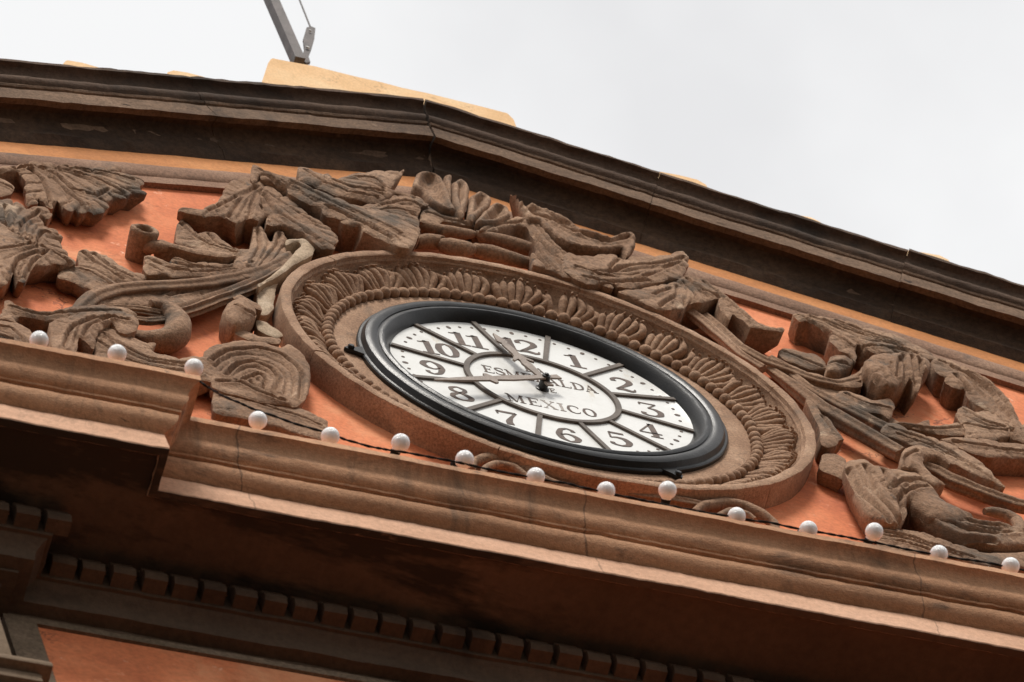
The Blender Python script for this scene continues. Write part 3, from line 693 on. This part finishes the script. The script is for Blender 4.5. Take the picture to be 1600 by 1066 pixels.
relief(ls, 'leaf', 'A', '860 612, 900 605, 1000 640, 1050 620, 1130 652, 1230 640, 1350 655, 1480 620, 1600 570, 1700 560, 1700 690, 1480 745, 1300 735, 1100 735, 960 722, 880 715, 855 680',
       5.5, ['880 625, 1000 680, 1150 705, 1400 690', '1040 630, 1150 665, 1300 680, 1500 650', '870 650, 960 700'], vd=.009, t=4)
stem(ls, 'stalk', 'A', '440 960 14 3, 490 890 24 4, 570 830 28 5, 700 790 28 5.5, 880 770 27 6, 1050 765 26 6, 1250 745 26 6, 1450 710 26 6, 1600 660 26 6, 1720 590 24 6')
stem(ls, 'stalk', 'A', '640 915 18 4.5, 800 915 20 5, 950 930 24 5.5, 1100 905 26 6, 1250 850 26 6, 1400 800 25 6, 1540 740 25 6, 1680 660 24 6', flute=8, fd=.34)
relief(ls, 'cement_patch', 'B', '835 850, 880 820, 965 800, 958 850, 945 920, 940 975, 880 1000, 848 990, 850 900', 4.5, [], mat=PALE, dome=.004)
relief(ls, 'cement_patch', 'B', '850 815, 930 760, 1000 700, 1080 610, 1110 580, 1090 560, 1010 575, 1020 555, 1110 540, 1160 560, 1190 600, 1170 640, 1100 680, 1060 700, 980 760, 900 800, 860 830', 6.8, [], mat=PALE, dome=.006)
relief(ls, 'leaf', 'B', '800 600, 820 480, 860 470, 900 510, 930 560, 960 500, 1000 500, 1020 540, 1010 580, 930 680, 850 740, 780 760, 700 700, 740 640', 6, ['850 490, 860 600, 800 700', '980 510, 960 590, 860 720'], vd=.01, t=4)
stem(ls, 'volute', 'G', '690 250 14 3.5, 760 258 26 5, 840 250 34 6, 892 220 36 6.8, 905 170 33 7.2, 875 128 27 7.4, 820 102 19 7.2, 755 98 10 7')
stem(ls, 'stalk', 'G', '500 118 10 4, 600 120 13 5, 700 125 14 5.5, 800 145 14 5.5')
stem(ls, 'stalk', 'G', '560 165 10 4, 650 175 13 4.5, 740 185 14 5, 820 180 13 5')
relief(ls, 'leaf', 'G', '10 150, 30 100, 60 100, 140 140, 250 150, 380 122, 520 115, 640 135, 690 165, 640 185, 540 190, 400 190, 240 195, 100 165, 80 200, 40 190, 0 180', 6, ['60 125, 200 165, 400 150, 600 150'], t=3)
relief(ls, 'leaf', 'G', '250 205, 330 172, 430 150, 560 140, 640 155, 690 185, 690 232, 640 258, 600 245, 560 205, 500 240, 480 280, 470 330, 440 310, 390 280, 385 365, 340 380, 300 370, 262 330', 7, ['640 190, 480 180, 360 230, 320 330', '560 180, 450 210, 420 270'], vd=.011, t=5)
relief(ls, 'leaf', 'G', '-80 190, 0 190, 80 200, 150 240, 165 290, 130 330, 40 330, -80 300', 5.5, ['-40 220, 60 240, 120 300', '-60 260, 60 290'], t=4)
relief(ls, 'leaf', 'G', '490 250, 560 230, 620 262, 720 300, 778 302, 770 345, 800 365, 900 377, 1020 370, 1070 400, 1090 450, 1060 500, 1000 490, 800 480, 700 460, 600 440, 500 440, 470 380', 5.5, ['520 260, 620 330, 760 390, 1000 420', '500 300, 620 390, 800 440, 1000 460'], vd=.009, t=4)
relief(ls, 'bud', 'G', '1115 152, 1140 112, 1190 85, 1250 105, 1285 150, 1272 190, 1215 215, 1170 215, 1140 195', 7, ['1180 120, 1220 150, 1280 150'], dome=.022)
relief(ls, 'bud', 'G', '1140 200, 1190 225, 1290 270, 1400 285, 1390 312, 1300 300, 1230 290, 1160 250, 1130 220', 5, [])
relief(ls, 'bud', 'G', '1165 78, 1200 62, 1300 112, 1305 138, 1240 112', 7.5, [], dome=.004)
relief(ls, 'bud', 'G', '1280 190, 1340 205, 1400 245, 1420 270, 1370 275, 1300 240', 4.5, [], mat=PALE)
t2 = thing('carved_scroll', 'small carved spiral scroll at the lower left edge of the clock medallion', 'carving', (-.85, 0, -.3))
relief(t2, 'spiral', 'G', '1022 352, 1060 322, 1110 308, 1190 295, 1290 300, 1400 330, 1440 308, 1490 340, 1522 380, 1550 425, 1552 520, 1522 590, 1480 625, 1400 610, 1300 600, 1150 560, 1060 520, 1045 440, 1020 395',
       5.5, ['1050 400, 1130 350, 1280 335, 1420 380, 1510 470, 1500 590', '1130 470, 1180 420, 1260 405, 1350 440, 1395 490, 1380 550', '1320 540, 1330 500, 1290 470, 1220 490', '1090 500, 1200 510, 1300 560, 1420 595'], vd=.012, vw=.0058, t=4)
relief(t2, 'leaf', 'G', '1060 610, 1070 540, 1100 515, 1200 540, 1400 600, 1550 650, 1640 700, 1640 790, 1500 760, 1300 700, 1080 650', 4.5, ['1090 560, 1250 600, 1450 665, 1600 720'], t=3)

relief(ls, 'leaf', 'A', '470 900, 560 835, 700 785, 900 750, 1250 745, 1500 700, 1640 640, 1690 690, 1500 800, 1250 870, 1100 930, 900 905, 640 895', 3.6, ['900 800, 1100 790, 1300 770', '1000 850, 1200 810, 1400 770'])
# --- crest above the clock
cr = thing('carved_crest', 'carved stone shell and sweeping leaves crowning the top of the clock medallion', 'carving', (0, 0, .9))
relief(cr, 'leaf', 'B', '370 362, 400 355, 520 365, 600 330, 650 260, 665 215, 720 190, 815 165, 870 190, 960 260, 1060 310, 1160 400, 1280 480, 1330 540, 1310 575, 1300 600, 1220 590, 1130 520, 1030 465, 905 455, 908 400, 850 437, 790 420, 720 447, 650 412, 600 405, 540 408, 500 400, 420 388',
       8, ['850 240, 760 300, 700 380, 680 410', '860 260, 820 340, 800 410', '880 280, 960 380, 1100 470, 1240 570', '830 240, 700 310, 560 375', '900 270, 1020 350, 1180 450', '870 350, 890 380'], vd=.008, t=3.2, taper=.72, lobes=.6)
relief(cr, 'leaf', 'B', '812 205, 818 100, 850 108, 930 150, 1060 190, 1130 220, 1230 262, 1330 300, 1430 340, 1600 380, 1700 420, 1790 480, 1810 520, 1760 600, 1690 590, 1600 550, 1480 500, 1462 470, 1360 432, 1240 392, 1222 362, 1100 307, 1030 272, 1025 242, 970 222, 870 187, 862 160, 840 205',
       9.5, ['860 130, 1020 215, 1200 310, 1400 400, 1680 540', '1050 205, 1250 300, 1450 390, 1700 510', '880 160, 1000 225', '1250 350, 1450 440, 1640 540'], vd=.008, t=3.0, taper=.8, dome=.006)
relief(cr, 'leaf', 'B', '1090 192, 1088 115, 1140 120, 1200 150, 1270 158, 1310 190, 1390 165, 1480 145, 1600 138, 1680 142, 1715 130, 1712 155, 1640 240, 1630 245, 1790 290, 1770 300, 1680 275, 1600 312, 1540 332, 1440 312, 1320 287, 1200 235, 1110 200',
       9.5, ['1130 140, 1240 210, 1400 270, 1560 300', '1300 200, 1420 240, 1600 265', '1420 175, 1540 190, 1600 230'], vd=.009, t=3.2, taper=.8, dome=.008)
relief(cr, 'leaf', 'C', '-120 330, 0 292, 80 268, 150 242, 270 255, 340 295, 300 315, 280 360, 292 440, 290 500, 232 472, 195 548, 130 540, 100 490, 0 462, -60 440, -160 420, -200 380', 9, ['-120 380, 60 380, 280 470', '-60 350, 100 330, 270 350', '60 300, 180 280, 290 300', '-100 410, 60 430, 200 500'], vd=.008, t=3.5)
for q in ['270 132, 310 115, 390 135, 432 172, 470 270, 500 345, 430 335, 350 290, 300 230, 252 195', '432 138, 475 135, 478 200, 470 285, 442 200', '485 180, 530 160, 580 205, 572 300, 550 380, 515 350, 488 290',
          '590 262, 640 235, 712 272, 702 325, 640 372, 600 405, 575 380, 580 320', '668 355, 730 305, 812 332, 822 372, 770 412, 690 422, 620 420']:
    relief(cr, 'shell_lobe', 'C', q, 9, [], lip=.008, dish=.022, dome=.004, t=4)
stem(cr, 'bud', 'C', '270 500 19 6.5, 340 490 21 7, 412 498 21 7, 425 505 19 7')
stem(cr, 'bud', 'C', '425 515 19 7, 480 515 24 8, 550 530 25 8.5, 600 540 19 8, 618 545 8 7.5')
stem(cr, 'bud', 'C', '622 535 10 7.5, 650 545 20 8, 720 560 23 8, 820 590 20 7.5, 900 615 18 7, 970 635 17 6.5')
stem(cr, 'bud', 'C', '290 400 14 7, 400 430 17 7.5, 500 445 18 8, 600 462 13 7.5, 625 470 6 7')
stem(cr, 'bud', 'C', '622 460 8 7.5, 680 470 17 8, 780 490 20 8, 880 520 22 8, 950 540 19 8')
relief(cr, 'leaf', 'C', '300 345, 340 305, 400 340, 500 375, 600 410, 615 440, 540 430, 430 400, 400 420, 290 400', 7.5, ['330 350, 460 390, 590 425'], t=3)
relief(cr, 'leaf', 'C', '640 452, 720 420, 800 388, 870 372, 935 388, 985 410, 1045 472, 1125 562, 1250 652, 1400 745, 1450 772, 1440 800, 1350 775, 1250 750, 1140 722, 1060 690, 965 655, 958 600, 985 560, 970 500, 925 440, 870 425, 800 440, 740 462',
       8.5, ['950 400, 1000 500, 1080 600, 1250 715', '930 405, 985 520, 1020 610, 1100 690', '970 405, 1060 520, 1200 640, 1380 750', '960 560, 1000 620, 1060 680', '900 400, 780 415, 680 445'], vd=.009, t=4)
relief(cr, 'leaf', 'C', '842 232 10.5, 862 240 11, 900 280 11, 1000 310 11, 1090 350 11, 1160 390 10.5, 1250 450 10, 1330 480 10, 1430 510, 1530 468, 1562 490, 1568 560, 1520 612, 1490 565, 1390 575, 1280 562, 1170 532, 1100 492, 1040 442, 1000 402, 930 385 9, 880 345 8, 840 290 8, 825 258 9',
       9.5, ['870 280, 960 360, 1080 410, 1220 480', '1250 490, 1400 530, 1530 500'], vd=.012, vw=.0062, t=3, dome=-.004, lip=.008, taper=.75)
relief(cr, 'leaf', 'D', '-60 240, 0 262, 100 262, 170 252, 240 258, 272 290, 330 270, 430 268, 540 255, 600 240, 640 238, 672 272, 668 320, 655 345, 625 400, 540 405, 440 432, 340 452, 250 448, 222 430, 80 430, 0 402, -80 340',
       9, ['0 330, 200 390, 400 390, 620 300', '180 370, 300 330, 500 310, 640 270', '40 390, 240 420, 440 410', '250 290, 200 340'], vd=.009, t=3, taper=.75)
relief(cr, 'leaf', 'D', '640 385, 700 380, 800 430, 900 500, 985 580, 1060 640, 1130 680, 1232 692, 1222 712, 1100 700, 1040 690, 1000 655, 930 612, 912 640, 850 560, 850 520, 740 545, 665 542, 650 572, 560 585, 495 582, 400 545, 250 470, 350 460, 450 445, 560 420', 8.5,
       ['660 400, 740 460, 860 510', '640 420, 700 480, 720 530', '600 440, 600 500, 500 560', '760 420, 900 530, 1040 650', '560 460, 460 500'], vd=.009, t=4.5, taper=.86)

# --- right scroll
rs = thing('carved_scroll', 'large carved stone acanthus scroll on the salmon wall right of the clock', 'carving', (1.0, 0, .1))
stem(rs, 'stalk', 'D', '690 590 20 6, 780 650 22 6, 880 740 20 5.5, 990 840 18 5.5, 1120 920 18 5.5', mat=RIM)
stem(rs, 'stalk', 'D', '780 610 16 5.5, 870 690 20 6, 980 790 22 6, 1120 870 22 6, 1280 930 21 6, 1420 985 21 6, 1560 1010 19 6, 1680 990 15 6')
stem(rs, 'stalk', 'E', '60 490 12 4, 160 550 20 5, 280 630 27 6, 400 720 31 6.5, 540 800 32 7, 680 880 31 7, 800 950 30 7, 880 1000 28 7')
stem(rs, 'stalk', 'E', '180 500 14 5, 300 600 20 5.5, 450 690 22 5.5, 600 760 25 6, 800 860 27 6, 930 905 22 5.5, 1000 935 12 5')
stem(rs, 'stalk', 'E', '100 440 12 4, 260 530 16 5, 400 580 17 5.5, 520 590 17 5.5, 610 560 14 5.5, 655 520 9 5.5')
relief(rs, 'leaf', 'E', '228 200, 240 183, 300 192, 370 205, 500 222, 640 265, 780 300, 900 345, 1000 400, 1085 450, 1030 468, 1000 468, 900 442, 800 430, 700 425, 650 395, 608 368, 598 440, 600 474, 560 430, 500 400, 447 348, 442 300, 372 268, 310 240, 262 235',
       7, ['260 200, 400 270, 560 370, 680 440', '330 205, 500 270, 700 340, 960 430', '480 235, 660 300, 860 370', '620 380, 760 390, 900 420'], vd=.009, t=5.5, taper=.93)
relief(rs, 'leaf', 'E', '140 420, 170 395, 230 400, 300 420, 360 430, 420 480, 430 530, 330 515, 250 490, 170 465', 4, ['180 420, 300 470, 400 510'], t=2.5)
relief(rs, 'leaf', 'E', '430 475, 460 445, 530 443, 592 480, 572 502, 500 540, 430 530', 6, ['450 480, 550 480'], dome=.016)
relief(rs, 'leaf', 'E', '500 650, 560 655, 640 682, 705 705, 790 695, 832 722, 822 770, 800 815, 750 790, 600 760, 480 690', 6, ['540 670, 660 730, 800 760'], t=3.5)
relief(rs, 'leaf', 'E', '600 560, 640 500, 660 510, 645 580, 632 618, 560 625, 480 615, 400 600, 480 585', 5.5, [], t=3)
relief(rs, 'leaf', 'E', '652 475, 700 440, 760 432, 860 428, 900 440, 940 448, 1010 455, 1048 490, 1040 522, 1000 552, 990 600, 970 640, 940 605, 912 582, 880 612, 830 628, 780 622, 740 602, 700 572, 668 522',
       9, ['880 450, 890 510, 900 590', '930 450, 950 520, 970 620', '980 470, 1000 530', '760 590, 700 540', '860 470, 850 560'], vd=.012, vw=.0058, dome=.018, t=5)
relief(rs, 'leaf', 'E', '1040 470, 1100 455, 1200 485, 1300 530, 1400 590, 1480 665, 1530 740, 1575 820, 1600 860, 1640 830, 1640 960, 1540 930, 1500 880, 1440 800, 1350 750, 1270 700, 1255 650, 1240 640, 1180 632, 1125 590, 1130 565, 1090 545',
       6.5, ['1100 480, 1260 550, 1400 650, 1500 780, 1540 900', '1170 520, 1300 600, 1430 710, 1500 840', '1290 550, 1420 640, 1530 770', '1190 560, 1280 650'], vd=.012, vw=.0058, t=4.5, taper=.93)
relief(rs, 'leaf', 'E', '1195 785, 1235 735, 1320 768, 1400 760, 1490 790, 1560 850, 1640 840, 1640 940, 1540 920, 1400 935, 1260 935, 1250 870, 1220 832', 6, ['1250 760, 1350 830, 1560 890', '1240 840, 1400 880, 1600 900'], vd=.009, t=4)
relief(rs, 'leaf', 'E', '840 835, 960 840, 1030 822, 1045 852, 1150 845, 1230 830, 1255 870, 1245 912, 1080 905, 950 880', 5, ['880 850, 1040 875, 1220 870'], t=3)
relief(rs, 'leaf', 'E', '1110 930, 1300 925, 1450 950, 1700 985, 1700 1050, 1540 1045, 1400 1040, 1270 1010, 1180 970', 6, ['1180 950, 1400 990, 1640 1020'], t=4)
relief(rs, 'leaf', 'F', '760 240, 830 235, 940 272, 1100 330, 1250 400, 1380 490, 1480 600, 1478 612, 1400 578, 1330 545, 1250 505, 1150 460, 1050 405, 900 350, 760 290', 6.5, ['800 265, 1000 330, 1200 430, 1420 570', '850 300, 1050 370, 1250 470'], t=4)
relief(rs, 'leaf', 'E', '60 470, 200 490, 420 570, 640 700, 840 830, 1000 920, 960 960, 800 920, 600 820, 400 690, 200 560, 90 500', 3.6, [])
relief(rs, 'knot', 'F', '872 500, 862 450, 880 400, 920 372, 1000 372, 1090 400, 1150 440, 1160 470, 1080 430, 1010 432, 1005 470, 1050 540, 1110 580, 1130 590, 1060 602, 1000 560, 960 515', 9, ['900 480, 900 420, 960 400'], dome=.012, t=4)
stem(rs, 'stalk', 'F', '1000 465 24 7, 1090 500 28 7, 1200 555 29 7, 1320 605 28 6.5, 1450 655 27 6, 1560 690 26 6, 1700 720 24 6')
relief(rs, 'leaf', 'F', '540 470, 600 448, 680 472, 722 505, 800 515, 870 520, 950 508, 1010 548, 1045 600, 1085 650, 1110 690, 1200 750, 1300 790, 1200 830, 1050 800, 960 740, 900 700, 900 780, 885 805, 850 835, 780 830, 700 792, 640 735, 590 642, 555 580, 530 520',
       7, ['560 500, 620 620, 720 730, 800 800', '650 500, 690 580, 740 690, 860 800', '1000 580, 860 590, 800 640', '1020 620, 900 640, 840 690', '760 520, 800 620, 860 700, 890 780'], vd=.013, vw=.0068, dome=.020, t=4, lobes=0)
relief(rs, 'leaf', 'F', '960 660, 1030 660, 1100 700, 1200 765, 1300 812, 1400 822, 1500 838, 1600 830, 1700 820, 1700 960, 1600 965, 1400 960, 1250 930, 1100 860, 980 790, 910 720', 6, ['960 700, 1100 790, 1260 870, 1450 890, 1660 880', '1030 680, 1160 770, 1300 830, 1480 850', '940 730, 1080 830, 1240 905, 1420 930'], vd=.014, vw=.0068, dome=.014, t=4, lobes=.15)
stem(rs, 'volute', 'F', '1370 745 9 6, 1420 740 13 6.5, 1500 755 16 7, 1560 790 17 7, 1580 840 17 7, 1540 890 17 6.5, 1450 905 16 6')
relief(rs, 'leaf', 'F', '735 860, 800 838, 900 868, 1000 880, 1150 938, 1300 980, 1400 1005, 1700 1000, 1700 1090, 1400 1080, 1200 1040, 900 1000, 730 960', 5, ['760 880, 900 910, 1060 960, 1300 1030', '760 920, 900 950, 1100 1010'], vd=.010, t=3.5)
relief(rs, 'leaf', 'E', '300 700, 340 705, 380 750, 400 792, 440 820, 500 900, 522 935, 500 942, 490 965, 440 985, 395 965, 380 860', 6, ['400 800, 470 900'], t=4)
relief(rs, 'leaf', 'F', '390 500, 395 430, 425 405, 480 415, 545 455, 530 560, 480 545', 4.5, [], t=3)

# --- small scrolls under the medallion
us = thing('carved_scroll', 'small carved scroll under the clock, left one half hidden by the lower cornice', 'carving', (-.2, 0, -.75))
stem(us, 'volute', 'H', '560 275 12 4, 430 240 16 4.5, 330 180 18 5, 250 145 17 5, 170 135 15 5, 110 155 12 4.5, 105 190 10 4')
stem(us, 'volute', 'H', '340 225 8 4.5, 280 180 10 5, 210 165 10 5, 160 180 9 5, 150 210 8 4.5')
us = thing('carved_scroll', 'small carved scroll with a round eye under the clock, right one beside the peeling plaster', 'carving', (.3, 0, -.75))
stem(us, 'stalk', 'H', '660 265 12 4, 760 285 16 4.5, 880 300 18 5, 1000 320 18 5, 1060 335 14 5')
stem(us, 'volute', 'H', '1030 365 10 4.5, 1070 335 14 5, 1150 322 16 5, 1240 335 16 5, 1310 370 15 5, 1360 410 13 4.5, 1370 450 12 4')
stem(us, 'volute', 'H', '1110 395 8 4.5, 1180 360 11 5, 1250 375 11 5, 1280 400 9 4.5')
# ------------------------------------------------------------------ parapet behind the cornice
def slab(name, label, pts, y, depth, mat, cat='coping', group=None, parent=None):
    q = [U(u, v, y) for u, v in pts]
    q = [(p[0], p[2]) for p in q]; n = len(q)
    cx = sum(p[0] for p in q) / n; cz = min(p[1] for p in q)
    V = []; F = []
    ins = .012
    for dy, k in ((0, 1), (ins * .4, 0), (depth, 0)):
        for i, p in enumerate(q):
            a = Vector(q[i - 1]); c = Vector(q[(i + 1) % n]); pv = Vector(p)
            m = ((a + c) / 2 - pv); s = m.normalized() * .006 if k and m.length > 1e-6 else Vector((0, 0))
            V.append((pv.x + s.x, y + dy, pv.y + s.y))
    F.append(tuple(range(n))); F.append(tuple(range(3*n - 1, 2*n - 1, -1)))
    for r in range(2):
        for i in range(n): F.append((r*n + i, r*n + (i+1) % n, (r+1)*n + (i+1) % n, (r+1)*n + i))
    o = mesh(name, V, F, mat, parent, 40, base=(cx, y, cz)); tag(o, label, cat, group); return o
def dense(pts, n=14, jit=.7):
    r = random.Random(len(pts) * 7 + int(pts[0][0])); o = []
    for i in range(len(pts) - 1):
        (a, b_), (c, d) = pts[i], pts[i + 1]
        m = max(1, int(math.hypot(c - a, d - b_) / n))
        for k in range(m): o.append((a + (c - a) * k / m + (r.uniform(-jit, jit) if k else 0), b_ + (d - b_) * k / m + (r.uniform(-jit, jit) if k else 0)))
    o.append(pts[-1]); return o
slab('apex_coping', 'pale orange coping slab at the peak of the pediment under the steel post', dense([(400, 150), (411, 126), (419, 98), (424, 90), (490, 104), (556, 119), (632, 138), (706, 155), (762, 169), (795, 177), (803, 186), (809, 200), (812, 215), (740, 200), (690, 185), (620, 172), (520, 160), (430, 150)], 30), -.06, .35, PEACH)
for i, (lab, pts) in enumerate([
    ('small pale roof tile end above the left cornice, first from the left', [(90, 120), (99, 99), (103, 93), (128, 97), (152, 104), (190, 125)]),
    ('small pale roof tile end above the left cornice, beside the peak coping', [(255, 130), (262, 112), (268, 109), (290, 112), (318, 119), (350, 140)]),
    ('pale rounded roof tile end above the right cornice, nearest the peak', [(1010, 290), (1030, 267), (1062, 273), (1092, 281), (1104, 288), (1110, 300), (1110, 330)]),
    ('pale rounded roof tile end above the right cornice, middle one', [(1190, 352), (1212, 330), (1242, 334), (1270, 340), (1284, 347), (1290, 355), (1292, 385)]),
    ('pale rounded roof tile end above the right cornice, farthest down the slope', [(1385, 410), (1400, 388), (1440, 394), (1470, 399), (1482, 405), (1490, 416), (1495, 445)])]):
    slab('roof_tile', lab, pts, -.06, .25, PEACH, 'roof tile', 'tile ends along the top of the cornice')
# steel post with its bracket and stay wire
pb = U(466, 100, -.0)
post = thing('steel_post', 'grey square steel post with a bracket and stay wire on the coping slab', 'post', tuple(pb))
def at(u, v, y=0): return Vector(U(u, v, y))
b = MB()
p0, p1 = at(467, 98), at(398, -60); ax = (p1 - p0).normalized(); sdv = ax.cross(Vector((0, 1, 0))).normalized(); hw = .0165
V = []
for p in (p0, p1):
    for a, c in ((-1, -1), (1, -1), (1, 1), (-1, 1)): V.append(p + sdv * hw * a * .93 + Vector((0, 1, 0)) * (hw * c))
b.add(V, [(0, 1, 2, 3), (7, 6, 5, 4), (0, 4, 5, 1), (1, 5, 6, 2), (2, 6, 7, 3), (3, 7, 4, 0)])
b.build('square_tube', STEEL, post)
b = MB()
pl_ = [at(*q, -.002) for q in [(478, 98), (470, 92), (476, 76), (474, 60), (479, 43), (486, 41), (493, 44), (491, 62), (487, 76), (482, 88), (485, 97)]]
n = len(pl_); b.add([tuple(p) for p in pl_] + [(p.x, p.y + .008, p.z) for p in pl_], [tuple(range(n)), tuple(range(2*n - 1, n - 1, -1))] + [(i, (i+1) % n, (i+1) % n + n, i + n) for i in range(n)])
br = b.build('bracket', STEEL, post)
for u, v, r_ in ((484, 50, .004), (480, 76, .006)):
    b = MB(); c = at(u, v, -.004); t = MB(); t.lathe([(r_, .012), (r_, .016), (.0001, .016)], 10, c.x, c.z); b.add([(p[0], p[1] + c.y + .010, p[2]) for p in t.v], t.f); b.build('bolt', plain('bolt_steel', (.45, .43, .4), .3) if 'bolt_steel' not in bpy.data.materials else bpy.data.materials['bolt_steel'], br)
b = MB(); b.tube([at(485, 43), at(476, 20), at(468, 0), at(452, -60)], .0026, 8); b.build('stay_wire', STEEL, post)

# ------------------------------------------------------------------ string of bulbs along the cornice
LIP = -.384; LIPB = -.484
bulbs = [(61, 532, 'n', 1), (183, 553, 'n', 1), (303, 575, 'n', 1), (403, 657, 'u', 0), (516, 682, 'f', 0), (626, 692, 'n', 0), (726, 718, 'f', 0), (837, 745, 'f', 0), (947, 767, 'f', 0),
         (1043, 766, 'n', 0), (1151, 807, 'f', 0), (1263, 828, 'f', 0), (1366, 831, 'n', 0), (1467, 866, 'f', 0), (1579, 885, 'f', 0)]
blab = ['white globe bulb nearest the left edge, standing on the projecting cornice break', 'white globe bulb second from the left, standing on the projecting cornice break', 'white globe bulb at the corner of the projecting cornice break',
        'white globe bulb hanging from a blue socket under the black cable', 'white globe bulb on the salmon plaster, next after the blue socketed bulb', 'white globe bulb standing upright left below the clock, its black socket showing',
        'white globe bulb at the left tip of the small carved scroll under the clock', 'white globe bulb lying on the cornice below the numeral six of the clock', 'white globe bulb with a brown spot below the lower right of the clock rim', 'white globe bulb standing upright below the clock, beside the iron lug of its rim',
        'white globe bulb in front of the round eyed small scroll', 'white globe bulb in front of the peeling salmon plaster', 'white globe bulb standing upright with a black socket left of the lower right leaf', 'white globe bulb second from the right edge of the photo', 'white globe bulb at the right edge of the photo']
vd_ = Vector(ROT[:, 1])                # viewing direction: bulbs that point outwards and down
bp0 = None
def bulb_parts():
    gm = MB(); R0 = .0215
    prof = [(.0001, R0)] + [(R0 * math.sin(a), R0 * math.cos(a)) for a in np.linspace(.16, 2.55, 16)] + [(.0112, -.0205), (.0105, -.026)]
    seg = 32
    for k in range(seg):
        a = 2 * math.pi * k / seg
        for r, z in prof: gm.v.append((r * math.cos(a), r * math.sin(a), z))
    m = len(prof)
    for k in range(seg):
        k2 = (k + 1) % seg
        for j in range(m - 1): gm.f.append((k*m + j, k2*m + j, k2*m + j + 1, k*m + j + 1))
    sm = MB(); prof = [(.0001, -.022), (.0112, -.021), (.0118, -.024), (.0105, -.028), (.0105, -.037), (.008, -.040), (.0001, -.040)]; m = len(prof)
    for k in range(16):
        a = 2 * math.pi * k / 16
        for r, z in prof: sm.v.append((r * math.cos(a), r * math.sin(a), z))
    for k in range(16):
        k2 = (k + 1) % 16
        for j in range(m - 1): sm.f.append((k*m + j, k2*m + j, k2*m + j + 1, k*m + j + 1))
    return gm, sm
GMb, SMb = bulb_parts(); gme = sme = None
for i, (u, v, kind, br_) in enumerate(bulbs):
    c = U(u, v, (LIPB if br_ else LIP) - .004)
    t = thing('light_bulb', blab[i], 'light bulb', tuple(c), 'string of white globe bulbs along the lower cornice')
    upv = Vector(ROT[:, 2]); rtv = Vector(ROT[:, 0])
    ax = dict(n=upv - vd_ * .22 + rtv * random.uniform(-.08, .2), u=Vector((.05, -.35, -1)), f=Vector((random.uniform(-.4, .4), -.75, -.55)))[kind].normalized()
    if i in (5, 12): ax = (upv - vd_ * .2 + rtv * .55).normalized()
    if gme is None:
        g_ = GMb.build('globe', BULB, None, 60); s_ = SMb.build('socket', BLACK, None, 40); gme, sme = g_, s_
    else:
        g_ = gme.copy(); s_ = sme.copy(); COL.objects.link(g_); COL.objects.link(s_)
    if kind == 'u':
        s_.data = s_.data.copy(); s_.data.materials[0] = BLUE; s_['label'] = 'blue socket'
    for o in (g_, s_): o.parent = t; o.location = (0, 0, 0); o.rotation_euler = (0, 0, 0)
    t.rotation_euler = ax.to_track_quat('Z', 'Y').to_euler()
    t.rotation_euler.rotate_axis('Z', random.uniform(0, 6))
cab = [(-60, 512, 1), (0, 527, 1), (61, 543, 1), (120, 556, 1), (183, 567, 1), (250, 579, 1), (300, 589, 1), (322, 604, 1), (345, 617, 2), (375, 630, 0), (404, 642, 0), (455, 660, 0), (510, 676, 0), (540, 687, 0), (590, 700, 0), (616, 705, 0), (670, 714, 0), (726, 725, 0), (780, 737, 0), (837, 747, 0), (890, 757, 0), (947, 770, 0), (1000, 781, 0), (1040, 789, 0), (1090, 799, 0), (1151, 809, 0),
       (1205, 817, 0), (1263, 829, 0), (1310, 837, 0), (1352, 845, 0), (1410, 857, 0), (1467, 868, 0), (1520, 876, 0), (1579, 887, 0), (1660, 905, 0)]
P_ = [U(u, v, {0: LIP - .001, 1: LIPB - .001, 2: LIP - .04}[k]) for u, v, k in cab]
b = MB(); pts = catmull(np.array(P_), False, 6)
off = [noise.noise_vector(Vector(p) * 25) * .002 for p in pts]
for sg in (0, math.pi):
    q = []
    for i, p in enumerate(pts):
        an = i * 1.3 + sg; q.append((p[0] + off[i].x, p[1] + off[i].y + .0015 * math.cos(an), p[2] + off[i].z + .0015 * math.sin(an)))
    b.tube(q, .0019, 7)
o = b.build('light_cable', BLACK, None, 60, base=tuple(P_[0])); tag(o, 'black twisted cable of the bulb string running along the cornice edge', 'cable')
